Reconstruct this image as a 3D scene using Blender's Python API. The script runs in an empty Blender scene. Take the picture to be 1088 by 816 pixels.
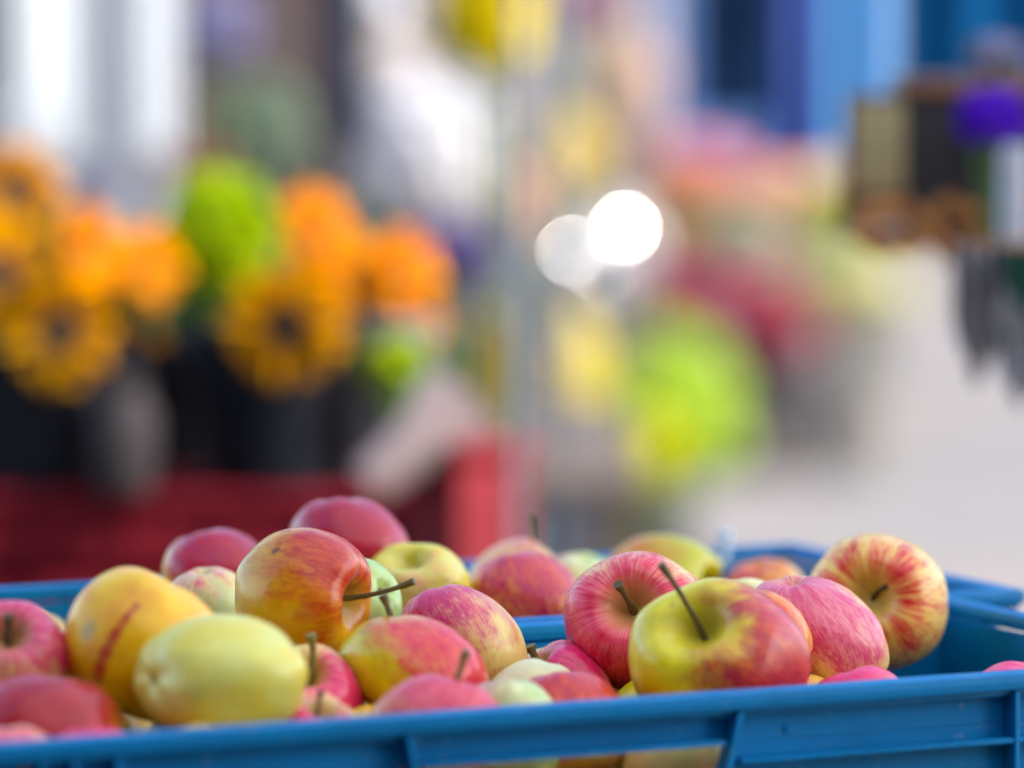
import bpy, bmesh, math, random
from mathutils import Vector, Matrix, noise as mnoise

# ---------------------------------------------------------------- camera, sky, sun, exposure
scn = bpy.context.scene
col = scn.collection
F = 4787.0                      # focal length in pixels of a 1088 px wide frame
CH = 1.25                       # camera height above the ground
PITCH = math.atan(358.0 / F)
cam = bpy.data.cameras.new("camera")
cam.sensor_width = 36.0
cam.lens = F * 36.0 / 1088.0
cam.clip_start = 0.05
cam.clip_end = 500.0
cam.dof.use_dof = True
cam.dof.focus_distance = 2.10
cam.dof.aperture_fstop = 3.35
cam.dof.aperture_blades = 0
camo = bpy.data.objects.new("camera", cam)
col.objects.link(camo)
camo.location = (0, 0, CH)
camo.rotation_euler = (math.pi / 2 - PITCH, 0, 0)
scn.camera = camo

SUN_EL = math.radians(43)
SUN_AZ = math.radians(112)       # measured from +Y (view direction) towards +X (right)
SD = Vector((math.sin(SUN_AZ) * math.cos(SUN_EL), math.cos(SUN_AZ) * math.cos(SUN_EL), math.sin(SUN_EL)))
w = bpy.data.worlds.new("World")
scn.world = w
w.use_nodes = True
wn = w.node_tree
wn.nodes.clear()
sky = wn.nodes.new("ShaderNodeTexSky")
sky.sky_type = 'NISHITA'
sky.sun_disc = False
sky.sun_elevation = SUN_EL
sky.sun_rotation = SUN_AZ
sky.dust_density = 2.0
bg = wn.nodes.new("ShaderNodeBackground")
bg.inputs[1].default_value = 0.15
wo = wn.nodes.new("ShaderNodeOutputWorld")
wn.links.new(sky.outputs[0], bg.inputs[0])
wn.links.new(bg.outputs[0], wo.inputs[0])
sun = bpy.data.lights.new("sun", 'SUN')
sun.energy = 2.0
sun.angle = math.radians(0.53)
sun.color = (1.0, 0.965, 0.92)
suno = bpy.data.objects.new("sun", sun)
col.objects.link(suno)
suno.rotation_euler = SD.to_track_quat('Z', 'Y').to_euler()
scn.view_settings.view_transform = 'Standard'
scn.view_settings.look = 'None'
scn.view_settings.gamma = 1.0
scn.view_settings.use_curve_mapping = False
scn.view_settings.exposure = 1.92
scn.cycles.use_denoising = True
scn.cycles.max_bounces = 8
scn.cycles.caustics_reflective = False
scn.cycles.caustics_refractive = False
scn.cycles.sample_clamp_indirect = 6.0

# ---------------------------------------------------------------- helpers
def ray(px, py):
    u = (px - 544.0) / F
    v = -(py - 408.0) / F
    return Vector((u, math.cos(PITCH) + v * math.sin(PITCH), -math.sin(PITCH) + v * math.cos(PITCH)))

def at(px, py, y):
    """the real place seen at that spot of the photo when it stands y metres ahead"""
    r = ray(px, py)
    return Vector((0, 0, CH)) + r * (y / r.y)

def lin(r, g, b):
    def f(c):
        c /= 255.0
        return c / 12.92 if c <= 0.04045 else ((c + 0.055) / 1.055) ** 2.4
    return (f(r), f(g), f(b), 1.0)

def tag(o, label=None, cat=None, group=None, kind=None):
    if label: o['label'] = label
    if cat: o['category'] = cat
    if group: o['group'] = group
    if kind: o['kind'] = kind
    return o

def empty(name, loc=(0, 0, 0), rz=0.0):
    o = bpy.data.objects.new(name, None)
    col.objects.link(o)
    o.location = loc
    o.rotation_euler = (0, 0, rz)
    o.empty_display_size = 0.05
    return o

class MB:
    """collects geometry for ONE mesh object"""
    def __init__(self):
        self.bm = bmesh.new()
    def box(self, x0, x1, y0, y1, z0, z1, bev=0.0, M=None):
        vs = [self.bm.verts.new((x, y, z)) for x in (x0, x1) for y in (y0, y1) for z in (z0, z1)]
        fs = [self.bm.faces.new([vs[i] for i in q]) for q in ((0, 1, 3, 2), (4, 6, 7, 5), (0, 4, 5, 1), (2, 3, 7, 6), (0, 2, 6, 4), (1, 5, 7, 3))]
        if M is not None:
            bmesh.ops.transform(self.bm, matrix=M, verts=vs)
        if bev:
            es = list({e for f in fs for e in f.edges})
            bmesh.ops.bevel(self.bm, geom=es, offset=bev, segments=2, affect='EDGES', profile=0.6)
        return self
    def prism(self, poly, y0, y1):
        """polygon in x,z extruded along y"""
        a = [self.bm.verts.new((x, y0, z)) for x, z in poly]
        b = [self.bm.verts.new((x, y1, z)) for x, z in poly]
        n = len(poly)
        self.bm.faces.new(a)
        self.bm.faces.new(b[::-1])
        for i in range(n):
            self.bm.faces.new((a[i], b[i], b[(i + 1) % n], a[(i + 1) % n]))
        return self
    def tube(self, pts, rads, n=10, cap=True):
        pts = [Vector(p) for p in pts]
        rings = []
        up = Vector((0.31, 0.17, 0.93)).normalized()
        for i, p in enumerate(pts):
            d = (pts[min(i + 1, len(pts) - 1)] - pts[max(i - 1, 0)]).normalized()
            s = d.cross(up)
            if s.length < 1e-3: s = d.cross(Vector((1, 0, 0)))
            s.normalize()
            t = s.cross(d)
            rings.append([self.bm.verts.new(p + (s * math.cos(2 * math.pi * k / n) + t * math.sin(2 * math.pi * k / n)) * rads[i]) for k in range(n)])
        for a, b in zip(rings, rings[1:]):
            for k in range(n):
                self.bm.faces.new((a[k], a[(k + 1) % n], b[(k + 1) % n], b[k]))
        if cap:
            self.bm.faces.new(rings[0][::-1])
            self.bm.faces.new(rings[-1])
        return self
    def lathe(self, prof, n=32, c=(0, 0, 0)):
        rings = []
        for r, z in prof:
            if r < 1e-5:
                rings.append([self.bm.verts.new((c[0], c[1], c[2] + z))])
            else:
                rings.append([self.bm.verts.new((c[0] + r * math.cos(2 * math.pi * k / n), c[1] + r * math.sin(2 * math.pi * k / n), c[2] + z)) for k in range(n)])
        for a, b in zip(rings, rings[1:]):
            for k in range(n):
                k2 = (k + 1) % n
                if len(a) == 1 and len(b) > 1: self.bm.faces.new((a[0], b[k2], b[k]))
                elif len(b) == 1 and len(a) > 1: self.bm.faces.new((a[k], a[k2], b[0]))
                elif len(a) > 1: self.bm.faces.new((a[k], a[k2], b[k2], b[k]))
        return self
    def leaf(self, base, tip, width, bend=0.15, rnd=random):
        base = Vector(base); tip = Vector(tip)
        d = tip - base
        s = d.cross(Vector((rnd.uniform(-.4, .4), rnd.uniform(-1, 1), rnd.uniform(.3, 1)))).normalized() * width * .5
        nrm = s.cross(d).normalized() * d.length * bend
        ms = [(0.0, .12), (.3, .9), (.6, 1.0), (.85, .55), (1.0, .05)]
        L = []; R = []; C = []
        for t, k in ms:
            c = base + d * t + nrm * math.sin(t * math.pi)
            C.append(self.bm.verts.new(c - nrm * .25 * k))
            L.append(self.bm.verts.new(c - s * k)); R.append(self.bm.verts.new(c + s * k))
        for i in range(4):
            self.bm.faces.new((L[i], C[i], C[i + 1], L[i + 1]))
            self.bm.faces.new((C[i], R[i], R[i + 1], C[i + 1]))
        return self
    def build(self, name, mat, parent=None, smooth=True, fix=True):
        me = bpy.data.meshes.new(name)
        if fix: bmesh.ops.recalc_face_normals(self.bm, faces=self.bm.faces[:])
        self.bm.to_mesh(me)
        self.bm.free()
        if smooth:
            me.polygons.foreach_set('use_smooth', [True] * len(me.polygons))
            try: me.set_sharp_from_angle(angle=math.radians(38))
            except Exception: pass
        me.materials.append(mat)
        o = bpy.data.objects.new(name, me)
        col.objects.link(o)
        if parent is not None: o.parent = parent
        return o

# ---------------------------------------------------------------- materials
class NT:
    def __init__(self, name):
        self.m = bpy.data.materials.new(name)
        self.m.use_nodes = True
        self.t = self.m.node_tree
        self.b = self.t.nodes['Principled BSDF']
    def n(self, kind, **kw):
        x = self.t.nodes.new(kind)
        for k, v in kw.items(): setattr(x, k, v)
        return x
    def l(self, a, b): self.t.links.new(a, b)
    def math(self, op, a, b=None, clamp=False):
        x = self.n('ShaderNodeMath', operation=op, use_clamp=clamp)
        for i, v in enumerate((a, b)):
            if v is None: continue
            if isinstance(v, (int, float)): x.inputs[i].default_value = v
            else: self.l(v, x.inputs[i])
        return x.outputs[0]
    def mix(self, f, a, b):
        x = self.n('ShaderNodeMix', data_type='RGBA')
        for i, v in ((0, f), (6, a), (7, b)):
            if isinstance(v, (int, float, tuple)): x.inputs[i].default_value = v
            else: self.l(v, x.inputs[i])
        return x.outputs[2]
    def noise(self, vec, scale, detail=3, rough=.5, dist=0.0):
        x = self.n('ShaderNodeTexNoise')
        x.inputs['Scale'].default_value = scale
        x.inputs['Detail'].default_value = detail
        x.inputs['Roughness'].default_value = rough
        x.inputs['Distortion'].default_value = dist
        if vec is not None: self.l(vec, x.inputs['Vector'])
        return x.outputs['Fac']
    def ramp(self, f, lo, hi, a=0.0, b=1.0, smooth=True):
        x = self.n('ShaderNodeMapRange', interpolation_type='SMOOTHSTEP' if smooth else 'LINEAR')
        self.l(f, x.inputs[0])
        for i, v in zip((1, 2, 3, 4), (lo, hi, a, b)): x.inputs[i].default_value = v
        return x.outputs[0]
    def bump(self, h, strength, dist):
        x = self.n('ShaderNodeBump')
        x.inputs['Strength'].default_value = strength
        x.inputs['Distance'].default_value = dist
        self.l(h, x.inputs['Height'])
        self.l(x.outputs[0], self.b.inputs['Normal'])

_simple = {}
def simple(name, c1, c2=None, rough=.6, metal=0.0, scale=6.0, bump=0.0, bscale=40.0, trans=0.0, spec=.5):
    key = name
    if key in _simple: return _simple[key]
    k = NT(name)
    tc = k.n('ShaderNodeTexCoord').outputs['Object']
    c2 = c2 or tuple(min(1, x * .72) for x in c1[:3]) + (1,)
    f = k.ramp(k.noise(tc, scale, 5, .6), .3, .7)
    k.l(k.mix(f, c1, c2), k.b.inputs['Base Color'])
    k.b.inputs['Roughness'].default_value = rough
    k.b.inputs['Metallic'].default_value = metal
    k.b.inputs['Specular IOR Level'].default_value = spec
    if bump: k.bump(k.noise(tc, bscale, 5, .6), bump, .002)
    if trans:
        tr = k.n('ShaderNodeBsdfTranslucent')
        k.l(k.mix(f, c1, c2), tr.inputs[0])
        mx = k.n('ShaderNodeMixShader')
        mx.inputs[0].default_value = trans
        k.l(k.b.outputs[0], mx.inputs[1]); k.l(tr.outputs[0], mx.inputs[2])
        k.l(mx.outputs[0], k.t.nodes['Material Output'].inputs[0])
    _simple[key] = k.m
    return k.m

def mat_plastic():
    k = NT('blue_crate_plastic')
    tc = k.n('ShaderNodeTexCoord').outputs['Object']
    mp = k.n('ShaderNodeMapping'); mp.inputs['Scale'].default_value = (4, 30, 60); k.l(tc, mp.inputs[0])
    scr = k.ramp(k.noise(mp.outputs[0], 9, 6, .7, .6), .62, .74)
    f = k.ramp(k.noise(tc, 14, 6, .65), .3, .75)
    c = k.mix(f, (0.0, 0.190, 0.47, 1), (0.0, 0.150, 0.37, 1))
    c = k.mix(k.math('MULTIPLY', scr, .5), c, (0.10, 0.34, 0.56, 1))
    dust = k.ramp(k.noise(tc, 220, 2, .5), .68, .74)
    low = k.ramp(k.noise(tc, 30, 6, .75, .4), .60, .78)
    c = k.mix(k.math('MULTIPLY', low, .30), c, (0.06, 0.13, 0.17, 1))
    c = k.mix(k.math('MULTIPLY', dust, .4), c, (0.25, 0.34, 0.38, 1))
    k.l(c, k.b.inputs['Base Color'])
    k.l(k.ramp(k.noise(tc, 40, 5, .6), .3, .7, .34, .55), k.b.inputs['Roughness'])
    k.b.inputs['Specular IOR Level'].default_value = .16
    k.bump(k.math('ADD', k.noise(tc, 90, 5, .6), k.math('MULTIPLY', scr, .4)), .25, .0006)
    return k.m

def mat_apple(name, g1, g2, b1, b2, bdir, cov, streak, seed, wax=.3, mark=None):
    """skin of one apple: ground colour, blush with streaks along the meridians, pale dots"""
    def vivid(c):
        mu = (c[0] + c[1] + c[2]) / 3
        return tuple(max(0.0, min(.95, mu + (x - mu) * 1.16)) for x in c[:3]) + (1,)
    g1, g2, b1, b2 = [vivid(c) for c in (g1, g2, b1, b2)]
    k = NT(name)
    at_ = k.n('ShaderNodeAttribute', attribute_name='skin')
    co = at_.outputs['Vector']
    sep = k.n('ShaderNodeSeparateXYZ'); k.l(co, sep.inputs[0])
    off = k.n('ShaderNodeVectorMath', operation='ADD'); k.l(co, off.inputs[0]); off.inputs[1].default_value = (seed * 3.7, seed * 1.9, seed * 5.3)
    # meridian coordinate: unit horizontal direction, little change along the axis
    rho = k.math('SQRT', k.math('ADD', k.math('ADD', k.math('MULTIPLY', sep.outputs[0], sep.outputs[0]), k.math('MULTIPLY', sep.outputs[1], sep.outputs[1])), .004))
    cx = k.math('DIVIDE', sep.outputs[0], rho); cy = k.math('DIVIDE', sep.outputs[1], rho)
    cmb = k.n('ShaderNodeCombineXYZ'); k.l(cx, cmb.inputs[0]); k.l(cy, cmb.inputs[1]); k.l(k.math('MULTIPLY', sep.outputs[2], .35), cmb.inputs[2])
    ad = k.n('ShaderNodeVectorMath', operation='ADD'); k.l(cmb.outputs[0], ad.inputs[0]); ad.inputs[1].default_value = (seed * 2.1, seed, seed * .7)
    sv = ad.outputs[0]
    s1 = k.noise(sv, 5.5, 6, .68, .15)
    s2 = k.noise(sv, 22.0, 4, .7, .2)
    big = k.noise(off.outputs[0], 1.7, 4, .55, .3)
    med = k.noise(off.outputs[0], 6.0, 5, .6, .2)
    dp = k.n('ShaderNodeVectorMath', operation='DOT_PRODUCT'); k.l(co, dp.inputs[0]); dp.inputs[1].default_value = tuple(bdir)
    ground = k.mix(k.ramp(big, .3, .7), g1, g2)
    ground = k.mix(k.math('MULTIPLY', k.ramp(med, .45, .75), .35), ground, tuple(min(1, x * 1.25) for x in g1[:3]) + (1,))
    # greener, russet hollow round the stalk
    holl = k.ramp(k.math('ADD', k.math('MULTIPLY', rho, -1.0), k.math('MULTIPLY', sep.outputs[2], .22)), -.34, .06)
    base = k.math('MULTIPLY', dp.outputs['Value'], .5)
    v = k.math('ADD', base, k.math('MULTIPLY', k.math('SUBTRACT', big, .5), .9))
    v = k.math('ADD', v, k.math('MULTIPLY', k.math('SUBTRACT', s1, .5), 1.5 * streak))
    v = k.math('ADD', v, k.math('MULTIPLY', k.math('SUBTRACT', s2, .5), .8 * streak))
    v = k.math('ADD', v, k.math('MULTIPLY', k.math('SUBTRACT', med, .5), .35))
    wdt = .24 + .11 * min(1, streak * 1.5)
    m = k.ramp(v, .5 - cov - wdt, .5 - cov + wdt)
    m = k.math('MULTIPLY', m, k.math('SUBTRACT', 1.0, k.math('MULTIPLY', holl, .55)), clamp=True)
    bl = k.mix(k.ramp(k.math('ADD', k.math('MULTIPLY', s1, .6), k.math('MULTIPLY', s2, .4)), .36, .62), b2, b1)
    bl = k.mix(k.math('MULTIPLY', k.ramp(s2, .50, .70), .30 * min(1, .3 + streak)), bl, tuple(x * .68 for x in b1[:3]) + (1,))
    c = k.mix(m, ground, bl)
    c = k.mix(k.math('MULTIPLY', holl, .5), c, (0.30, 0.27, 0.06, 1))
    # pale pores
    vo = k.n('ShaderNodeTexVoronoi'); vo.inputs['Scale'].default_value = 15.0; k.l(off.outputs[0], vo.inputs['Vector'])
    dot = k.ramp(vo.outputs['Distance'], .05, .10, 1.0, 0.0)
    c = k.mix(k.math('MULTIPLY', dot, .38), c, (0.80, 0.66, 0.42, 1))
    # a few brown specks
    v2 = k.n('ShaderNodeTexVoronoi'); v2.inputs['Scale'].default_value = 4.0; k.l(off.outputs[0], v2.inputs['Vector'])
    sp = k.math('MULTIPLY', k.ramp(v2.outputs['Distance'], .03, .085, 1.0, 0.0), k.ramp(k.noise(off.outputs[0], 3.0, 1), .5, .56))
    c = k.mix(k.math('MULTIPLY', sp, .7), c, (0.10, 0.055, 0.02, 1))
    if mark is not None:      # (point a, point b, width, colour) a coloured stripe or spot of the skin itself
        nm = k.n('ShaderNodeVectorMath', operation='NORMALIZE'); k.l(co, nm.inputs[0])
        segs = []
        for (pa, pb, wd, mc) in mark:
            a_ = Vector(pa).normalized(); b_ = Vector(pb).normalized()
            ns = 5 if (a_ - b_).length > .3 else 1
            for j in range(ns):
                segs.append((a_.lerp(b_, j / ns).normalized(), a_.lerp(b_, (j + 1) / ns).normalized(), wd * (1.25 - .13 * j), mc))
        for (pa, pb, wd, mc) in segs:
            pa = Vector(pa); pb = Vector(pb); d = pb - pa; L = max(d.length, 1e-3); d = d / L
            sb = k.n('ShaderNodeVectorMath', operation='SUBTRACT'); k.l(nm.outputs[0], sb.inputs[0]); sb.inputs[1].default_value = pa
            dd = k.n('ShaderNodeVectorMath', operation='DOT_PRODUCT'); k.l(sb.outputs[0], dd.inputs[0]); dd.inputs[1].default_value = d
            tcl = k.n('ShaderNodeClamp'); k.l(dd.outputs['Value'], tcl.inputs[0]); tcl.inputs[1].default_value = 0; tcl.inputs[2].default_value = L
            scv = k.n('ShaderNodeVectorMath', operation='SCALE'); scv.inputs[0].default_value = d; k.l(tcl.outputs[0], scv.inputs['Scale'])
            df = k.n('ShaderNodeVectorMath', operation='SUBTRACT'); k.l(sb.outputs[0], df.inputs[0]); k.l(scv.outputs[0], df.inputs[1])
            ln = k.n('ShaderNodeVectorMath', operation='LENGTH'); k.l(df.outputs[0], ln.inputs[0])
            e = k.math('ADD', ln.outputs['Value'], k.math('MULTIPLY', k.math('SUBTRACT', k.noise(off.outputs[0], 7, 5, .75), .5), wd * 1.1))
            mm = k.ramp(e, wd * .35, wd * 1.25, 1.0, 0.0)
            c = k.mix(k.math('MULTIPLY', mm, .75), c, mc)
    k.l(c, k.b.inputs['Base Color'])
    k.l(k.ramp(med, .3, .7, wax, wax + .14), k.b.inputs['Roughness'])
    k.b.inputs['Specular IOR Level'].default_value = .42
    k.b.inputs['Subsurface Weight'].default_value = .12
    k.b.inputs['Subsurface Radius'].default_value = (1.0, .45, .25)
    k.b.inputs['Subsurface Scale'].default_value = .006
    k.b.inputs['Coat Weight'].default_value = .30
    k.b.inputs['Coat Roughness'].default_value = .16
    k.bump(k.math('ADD', k.math('MULTIPLY', s2, .5), k.noise(off.outputs[0], 30, 3, .6)), .10, .0006)
    return k.m

# ---------------------------------------------------------------- ground
k = NT('plaza_paving')
tc = k.n('ShaderNodeTexCoord').outputs['Object']
br = k.n('ShaderNodeTexBrick')
br.inputs['Scale'].default_value = 1.0
br.inputs['Brick Width'].default_value = .24; br.inputs['Row Height'].default_value = .12; br.inputs['Mortar Size'].default_value = .008
br.inputs['Color1'].default_value = (.185, .172, .162, 1); br.inputs['Color2'].default_value = (.148, .147, .150, 1); br.inputs['Mortar'].default_value = (.10, .092, .084, 1)
k.l(tc, br.inputs['Vector'])
cc = k.mix(k.math('MULTIPLY', k.ramp(k.noise(tc, .55, 6, .7), .40, .60), .85), br.outputs['Color'], (.225, .185, .150, 1))
k.l(k.mix(k.math('MULTIPLY', k.ramp(k.noise(tc, 9, 4), .55, .8), .4), cc, (.17, .165, .17, 1)), k.b.inputs['Base Color'])
k.b.inputs['Roughness'].default_value = .75
k.bump(br.outputs['Fac'], -.5, .004)
g = MB()
vs = [g.bm.verts.new(v) for v in ((-150, -60, 0), (150, -60, 0), (150, 300, 0), (-150, 300, 0))]
g.bm.faces.new(vs)
tag(g.build('plaza_ground', k.m, smooth=False), kind='structure')

# ---------------------------------------------------------------- the two blue crates
TH = math.radians(25.9)
TV = Vector((math.cos(TH), math.sin(TH), 0)); NV = Vector((-math.sin(TH), math.cos(TH), 0))
RIM = CH - .279
HC = .122
BLUE = mat_plastic()

def crate(label, t0, n0, L, W, ribs, slants):
    """local x along the long side, y towards the back, z up from the base"""
    o = empty('plastic_crate', TV * t0 + NV * n0 + Vector((0, 0, RIM - HC)), TH)
    tag(o, label, 'crate', 'blue plastic crates of apples')
    th = .0035; rec = .011          # wall thickness, how far the wall sits back from the rim's edge
    H = HC
    f = MB(); f.box(rec, L - rec, rec, W - rec, .003, .007, .001); f.build('crate_floor', BLUE, o, False)
    # rim: a folded lip all round, with its rounded edge
    r = MB()
    fw = .013
    for (x0, x1, y0, y1) in ((0, L, 0, fw), (0, L, W - fw, W), (0, fw, fw + .0002, W - fw - .0002), (L - fw, L, fw + .0002, W - fw - .0002)):
        r.box(x0, x1, y0, y1, H - .0085, H, .0036)
    r.box(.0015, L - .0015, fw * .4, fw, H - .011, H - .0087, .0006)
    r.build('rim', BLUE, o)
    # long sides
    xc = (slants[0] + slants[1]) / 2
    for name, y, sgn in (('front_panel', rec, -1), ('back_panel', W - rec - th, 1)):
        p = MB()
        a0, a1, b0, b1 = slants[0], slants[1], slants[2], slants[3]    # top left, top right, bottom left, bottom right of the grip
        zt = H - .0235; zb = H - .062
        p.box(rec, L - rec, y, y + th, zt, H - .009)                    # band under the rim
        p.prism([(rec, .012), (a0, .012), (b0 + (b0 - a0) * 0, zb), (a0, zt - .0002), (rec, zt - .0002)], y, y + th)
        p.prism([(a1, .012), (L - rec, .012), (L - rec, zt - .0002), (a1, zt - .0002), (b1, zb)], y, y + th)
        p.prism([(a0 + .0002, .012), (a1 - .0002, .012), (b1 - .0002, zb), (b0 + .0002, zb)], y, y + th)
        # fins standing out from the wall, flush with the lip
        ya, yb = (.0012, rec - .0003) if sgn < 0 else (W - rec + .0003, W - .0012)
        for x in ribs:
            p.box(x - .0011, x + .0011, ya, yb, .013, H - .0090, .0004)
        def slant(xa, xb):
            p.prism([(xa - .0014, H - .0090), (xa + .0014, H - .0090), (xb + .0014, zb), (xb - .0014, zb)], ya, yb)
        slant(a0, b0); slant(a1, b1)
        zs = H - .032
        p.box(a0 + (b0 - a0) * .26 + .004, a1 + (b1 - a1) * .26 - .004, ya + .001, yb, zt + .0003, zt + .0022, .0004)   # lip above the grip
        p.box(rec, a0 + (b0 - a0) * .2 - .003, ya + .0006, yb, zs, zs + .0022, .0004)
        p.box(a1 + (b1 - a1) * .2 + .003, L - rec, ya + .0006, yb, zs, zs + .0022, .0004)
        p.box(rec, L - rec, ya + .0006, yb, .010, .0125, .0004)
        if sgn < 0:
            for mx in (a1 + .028, a0 - .10):      # round moulded knobs
                p.tube([(mx, rec - .0010, H - .0195), (mx, rec - .0002, H - .0195)], [.0016, .0022], 16)
        p.build(name, BLUE, o)
    for name, x, sgn in (('end_panel', rec, -1), ('end_panel', L - rec - th, 1)):
        p = MB()
        p.box(x, x + th, rec + th + .0003, W - rec - th - .0003, .008, H - .009)
        xa, xb = (.0012, rec - .0003) if sgn < 0 else (L - rec + .0003, L - .0012)
        for q in range(1, 6):
            y = W * q / 6
            p.box(xa, xb, y - .0011, y + .0011, .013, H - .0092, .0004)
        p.box(xa + .0006, xb, rec, W - rec, H - .034, H - .0318, .0004)
        p.build(name, BLUE, o)
    return o

def t_of(px, py, n):       # where along the crate's front that spot of the rim lies
    r = ray(px, py); s = n / (r.dot(NV)); return (r * s).dot(TV)

N0 = 1.700; T0 = .54; LN = .66
rb = [t_of(47, 795, N0) - T0, t_of(128, 790, N0) - T0, t_of(1083, 740, N0) - T0, .03, .09]
sl = [t_of(437, 768, N0) - T0, t_of(790, 742, N0) - T0, t_of(462, 812, N0) - T0, t_of(762, 812, N0) - T0]
crate('nearer blue plastic crate heaped with apples, its ribbed front side along the bottom edge', T0, N0, LN, .258, rb, sl)
crate('blue plastic crate of apples standing behind the nearer crate, its right corner jutting out', .59, 1.964, LN, .245, [.03, .09, .15, .55, .61], [.22, .44, .235, .425])

# ---------------------------------------------------------------- table under the crates
WOOD = simple('worn_table_wood', (.30, .19, .10, 1), (.20, .12, .06, 1), .65, scale=9, bump=.3)
o = empty('market_table', TV * .87 + NV * 1.95 + Vector((0, 0, 0)), TH)
tag(o, 'wooden trestle table under the blue apple crates', 'table')
p = MB()
for i in range(6):
    p.box(-.62, .62, -.36 + i * .12, -.36 + i * .12 + .117, RIM - HC - .026, RIM - HC - .001, .002)
p.build('table_top', WOOD, o)
for sx in (-1, 1):
    for sy in (-1, 1):
        p = MB(); p.tube([(sx * .52, sy * .30, RIM - HC - .03), (sx * .56, sy * .33, 0)], [.02, .02], 4); p.build('leg', WOOD, o, False)

# ---------------------------------------------------------------- apples
_prof = [(0, .50), (.05, .505), (.11, .54), (.19, .635), (.29, .755), (.40, .83), (.53, .845), (.68, .775), (.82, .62), (.93, .38), (.99, .10),
         (1.0, -.12), (.955, -.37), (.85, -.62), (.70, -.81), (.53, -.935), (.37, -.99), (.25, -.98), (.15, -.915), (.07, -.865), (0, -.85)]

def catmull(P, sub):
    out = []
    for i in range(len(P) - 1):
        p0 = P[max(i - 1, 0)]; p1 = P[i]; p2 = P[i + 1]; p3 = P[min(i + 2, len(P) - 1)]
        for j in range(sub):
            t = j / sub
            out.append(tuple(.5 * ((2 * p1[q]) + (-p0[q] + p2[q]) * t + (2 * p0[q] - 5 * p1[q] + 4 * p2[q] - p3[q]) * t * t + (-p0[q] + 3 * p1[q] - 3 * p2[q] + p3[q]) * t ** 3) for q in (0, 1)))
    out.append(P[-1])
    return [(max(r, 0), z) for r, z in out]

_egg = [(0, .90), (.12, .895), (.28, .875), (.45, .825), (.62, .73), (.78, .58), (.905, .37), (.98, .12), (1.0, -.12), (.955, -.37), (.86, -.60), (.73, -.77), (.57, -.875), (.41, -.922), (.27, -.935), (.16, -.922), (.07, -.90), (0, -.89)]

def apple_mesh(name, axis, seed, radii, tilt, nseg=72, sub=3, egg=False):
    """skin mesh in metres round the origin; axis = direction of the stalk end. Returns mesh, rotation, scale matrix"""
    rnd = random.Random(seed)
    prof = catmull(_egg if egg else _prof, sub)
    az = Vector(axis).normalized()
    ax = az.cross(Vector((.2, .3, 1))).normalized()
    ay = az.cross(ax)
    R = Matrix((ax, ay, az)).transposed()
    Rz = Matrix.Rotation(rnd.uniform(0, 6.28), 3, 'Z')
    ph = rnd.uniform(0, 6.28); la = rnd.uniform(.005, .012); l3 = rnd.uniform(.0, .02); sh = (rnd.uniform(-.07, .07), rnd.uniform(-.07, .07))
    taper = rnd.uniform(.02, .10)
    P = []; S = []
    off = Vector((seed * 1.3, seed * .7, seed * 2.1))
    for r, z in prof:
        for i in range(nseg):
            a = 2 * math.pi * i / nseg
            low = max(0, min(1, .55 - z)) ; top = max(0, z)
            rr = r * (1 + (la * (1 + 2.2 * low * low + 1.2 * top)) * math.cos(5 * a + ph) * min(1, r * 2) + l3 * math.cos(2 * a + ph * 2) + l3 * .6 * math.cos(3 * a + ph))
            rr *= 1 + taper * z * .6
            x = rr * math.cos(a); y = rr * math.sin(a)
            zz = z + (.022 * (top + low * 1.2)) * math.cos(5 * a + ph) * min(1, r * 1.5) * (1 if r > .2 else r * 5)
            zz += (sh[0] * x + sh[1] * y)
            v = Vector((x, y, zz))
            v *= 1 + .022 * mnoise.noise(v * 1.6 + off) + .006 * mnoise.noise(v * 5 + off)
            P.append(R @ (Rz @ v)); S.append(Vector((x, y, z)))
    # fit to the apple's own width and height as it lies
    e1 = Vector((math.cos(tilt), 0, math.sin(tilt))); e2 = Vector((-math.sin(tilt), 0, math.cos(tilt))); e3 = Vector((0, 1, 0))
    lo = [min(p.dot(e) for p in P) for e in (e1, e2, e3)]; hi = [max(p.dot(e) for p in P) for e in (e1, e2, e3)]
    c = e1 * (lo[0] + hi[0]) / 2 + e2 * (lo[1] + hi[1]) / 2 + e3 * (lo[2] + hi[2]) / 2
    s = [2 * radii[0] / (hi[0] - lo[0]), 2 * radii[1] / (hi[1] - lo[1])]
    s.append((s[0] + s[1]) / 2)
    def T(p):
        q = p - c
        return e1 * (q.dot(e1) * s[0]) + e2 * (q.dot(e2) * s[1]) + e3 * (q.dot(e3) * s[2])
    V = [T(p) for p in P]
    nr = len(prof)
    faces = []
    for j in range(nr - 1):
        for i in range(nseg):
            a = j * nseg + i; b = j * nseg + (i + 1) % nseg
            faces.append((a, a + nseg, b + nseg, b))
    me = bpy.data.meshes.new(name)
    me.from_pydata([tuple(v) for v in V], [], faces)
    me.polygons.foreach_set('use_smooth', [True] * len(faces))
    at_ = me.attributes.new('skin', 'FLOAT_VECTOR', 'POINT')
    at_.data.foreach_set('vector', [q for v in S for q in v])
    bm = bmesh.new(); bm.from_mesh(me)
    bmesh.ops.remove_doubles(bm, verts=bm.verts[:], dist=1e-6)
    bmesh.ops.recalc_face_normals(bm, faces=bm.faces[:])
    bm.to_mesh(me); bm.free()
    M = R @ Rz
    return me, M, T

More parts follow.
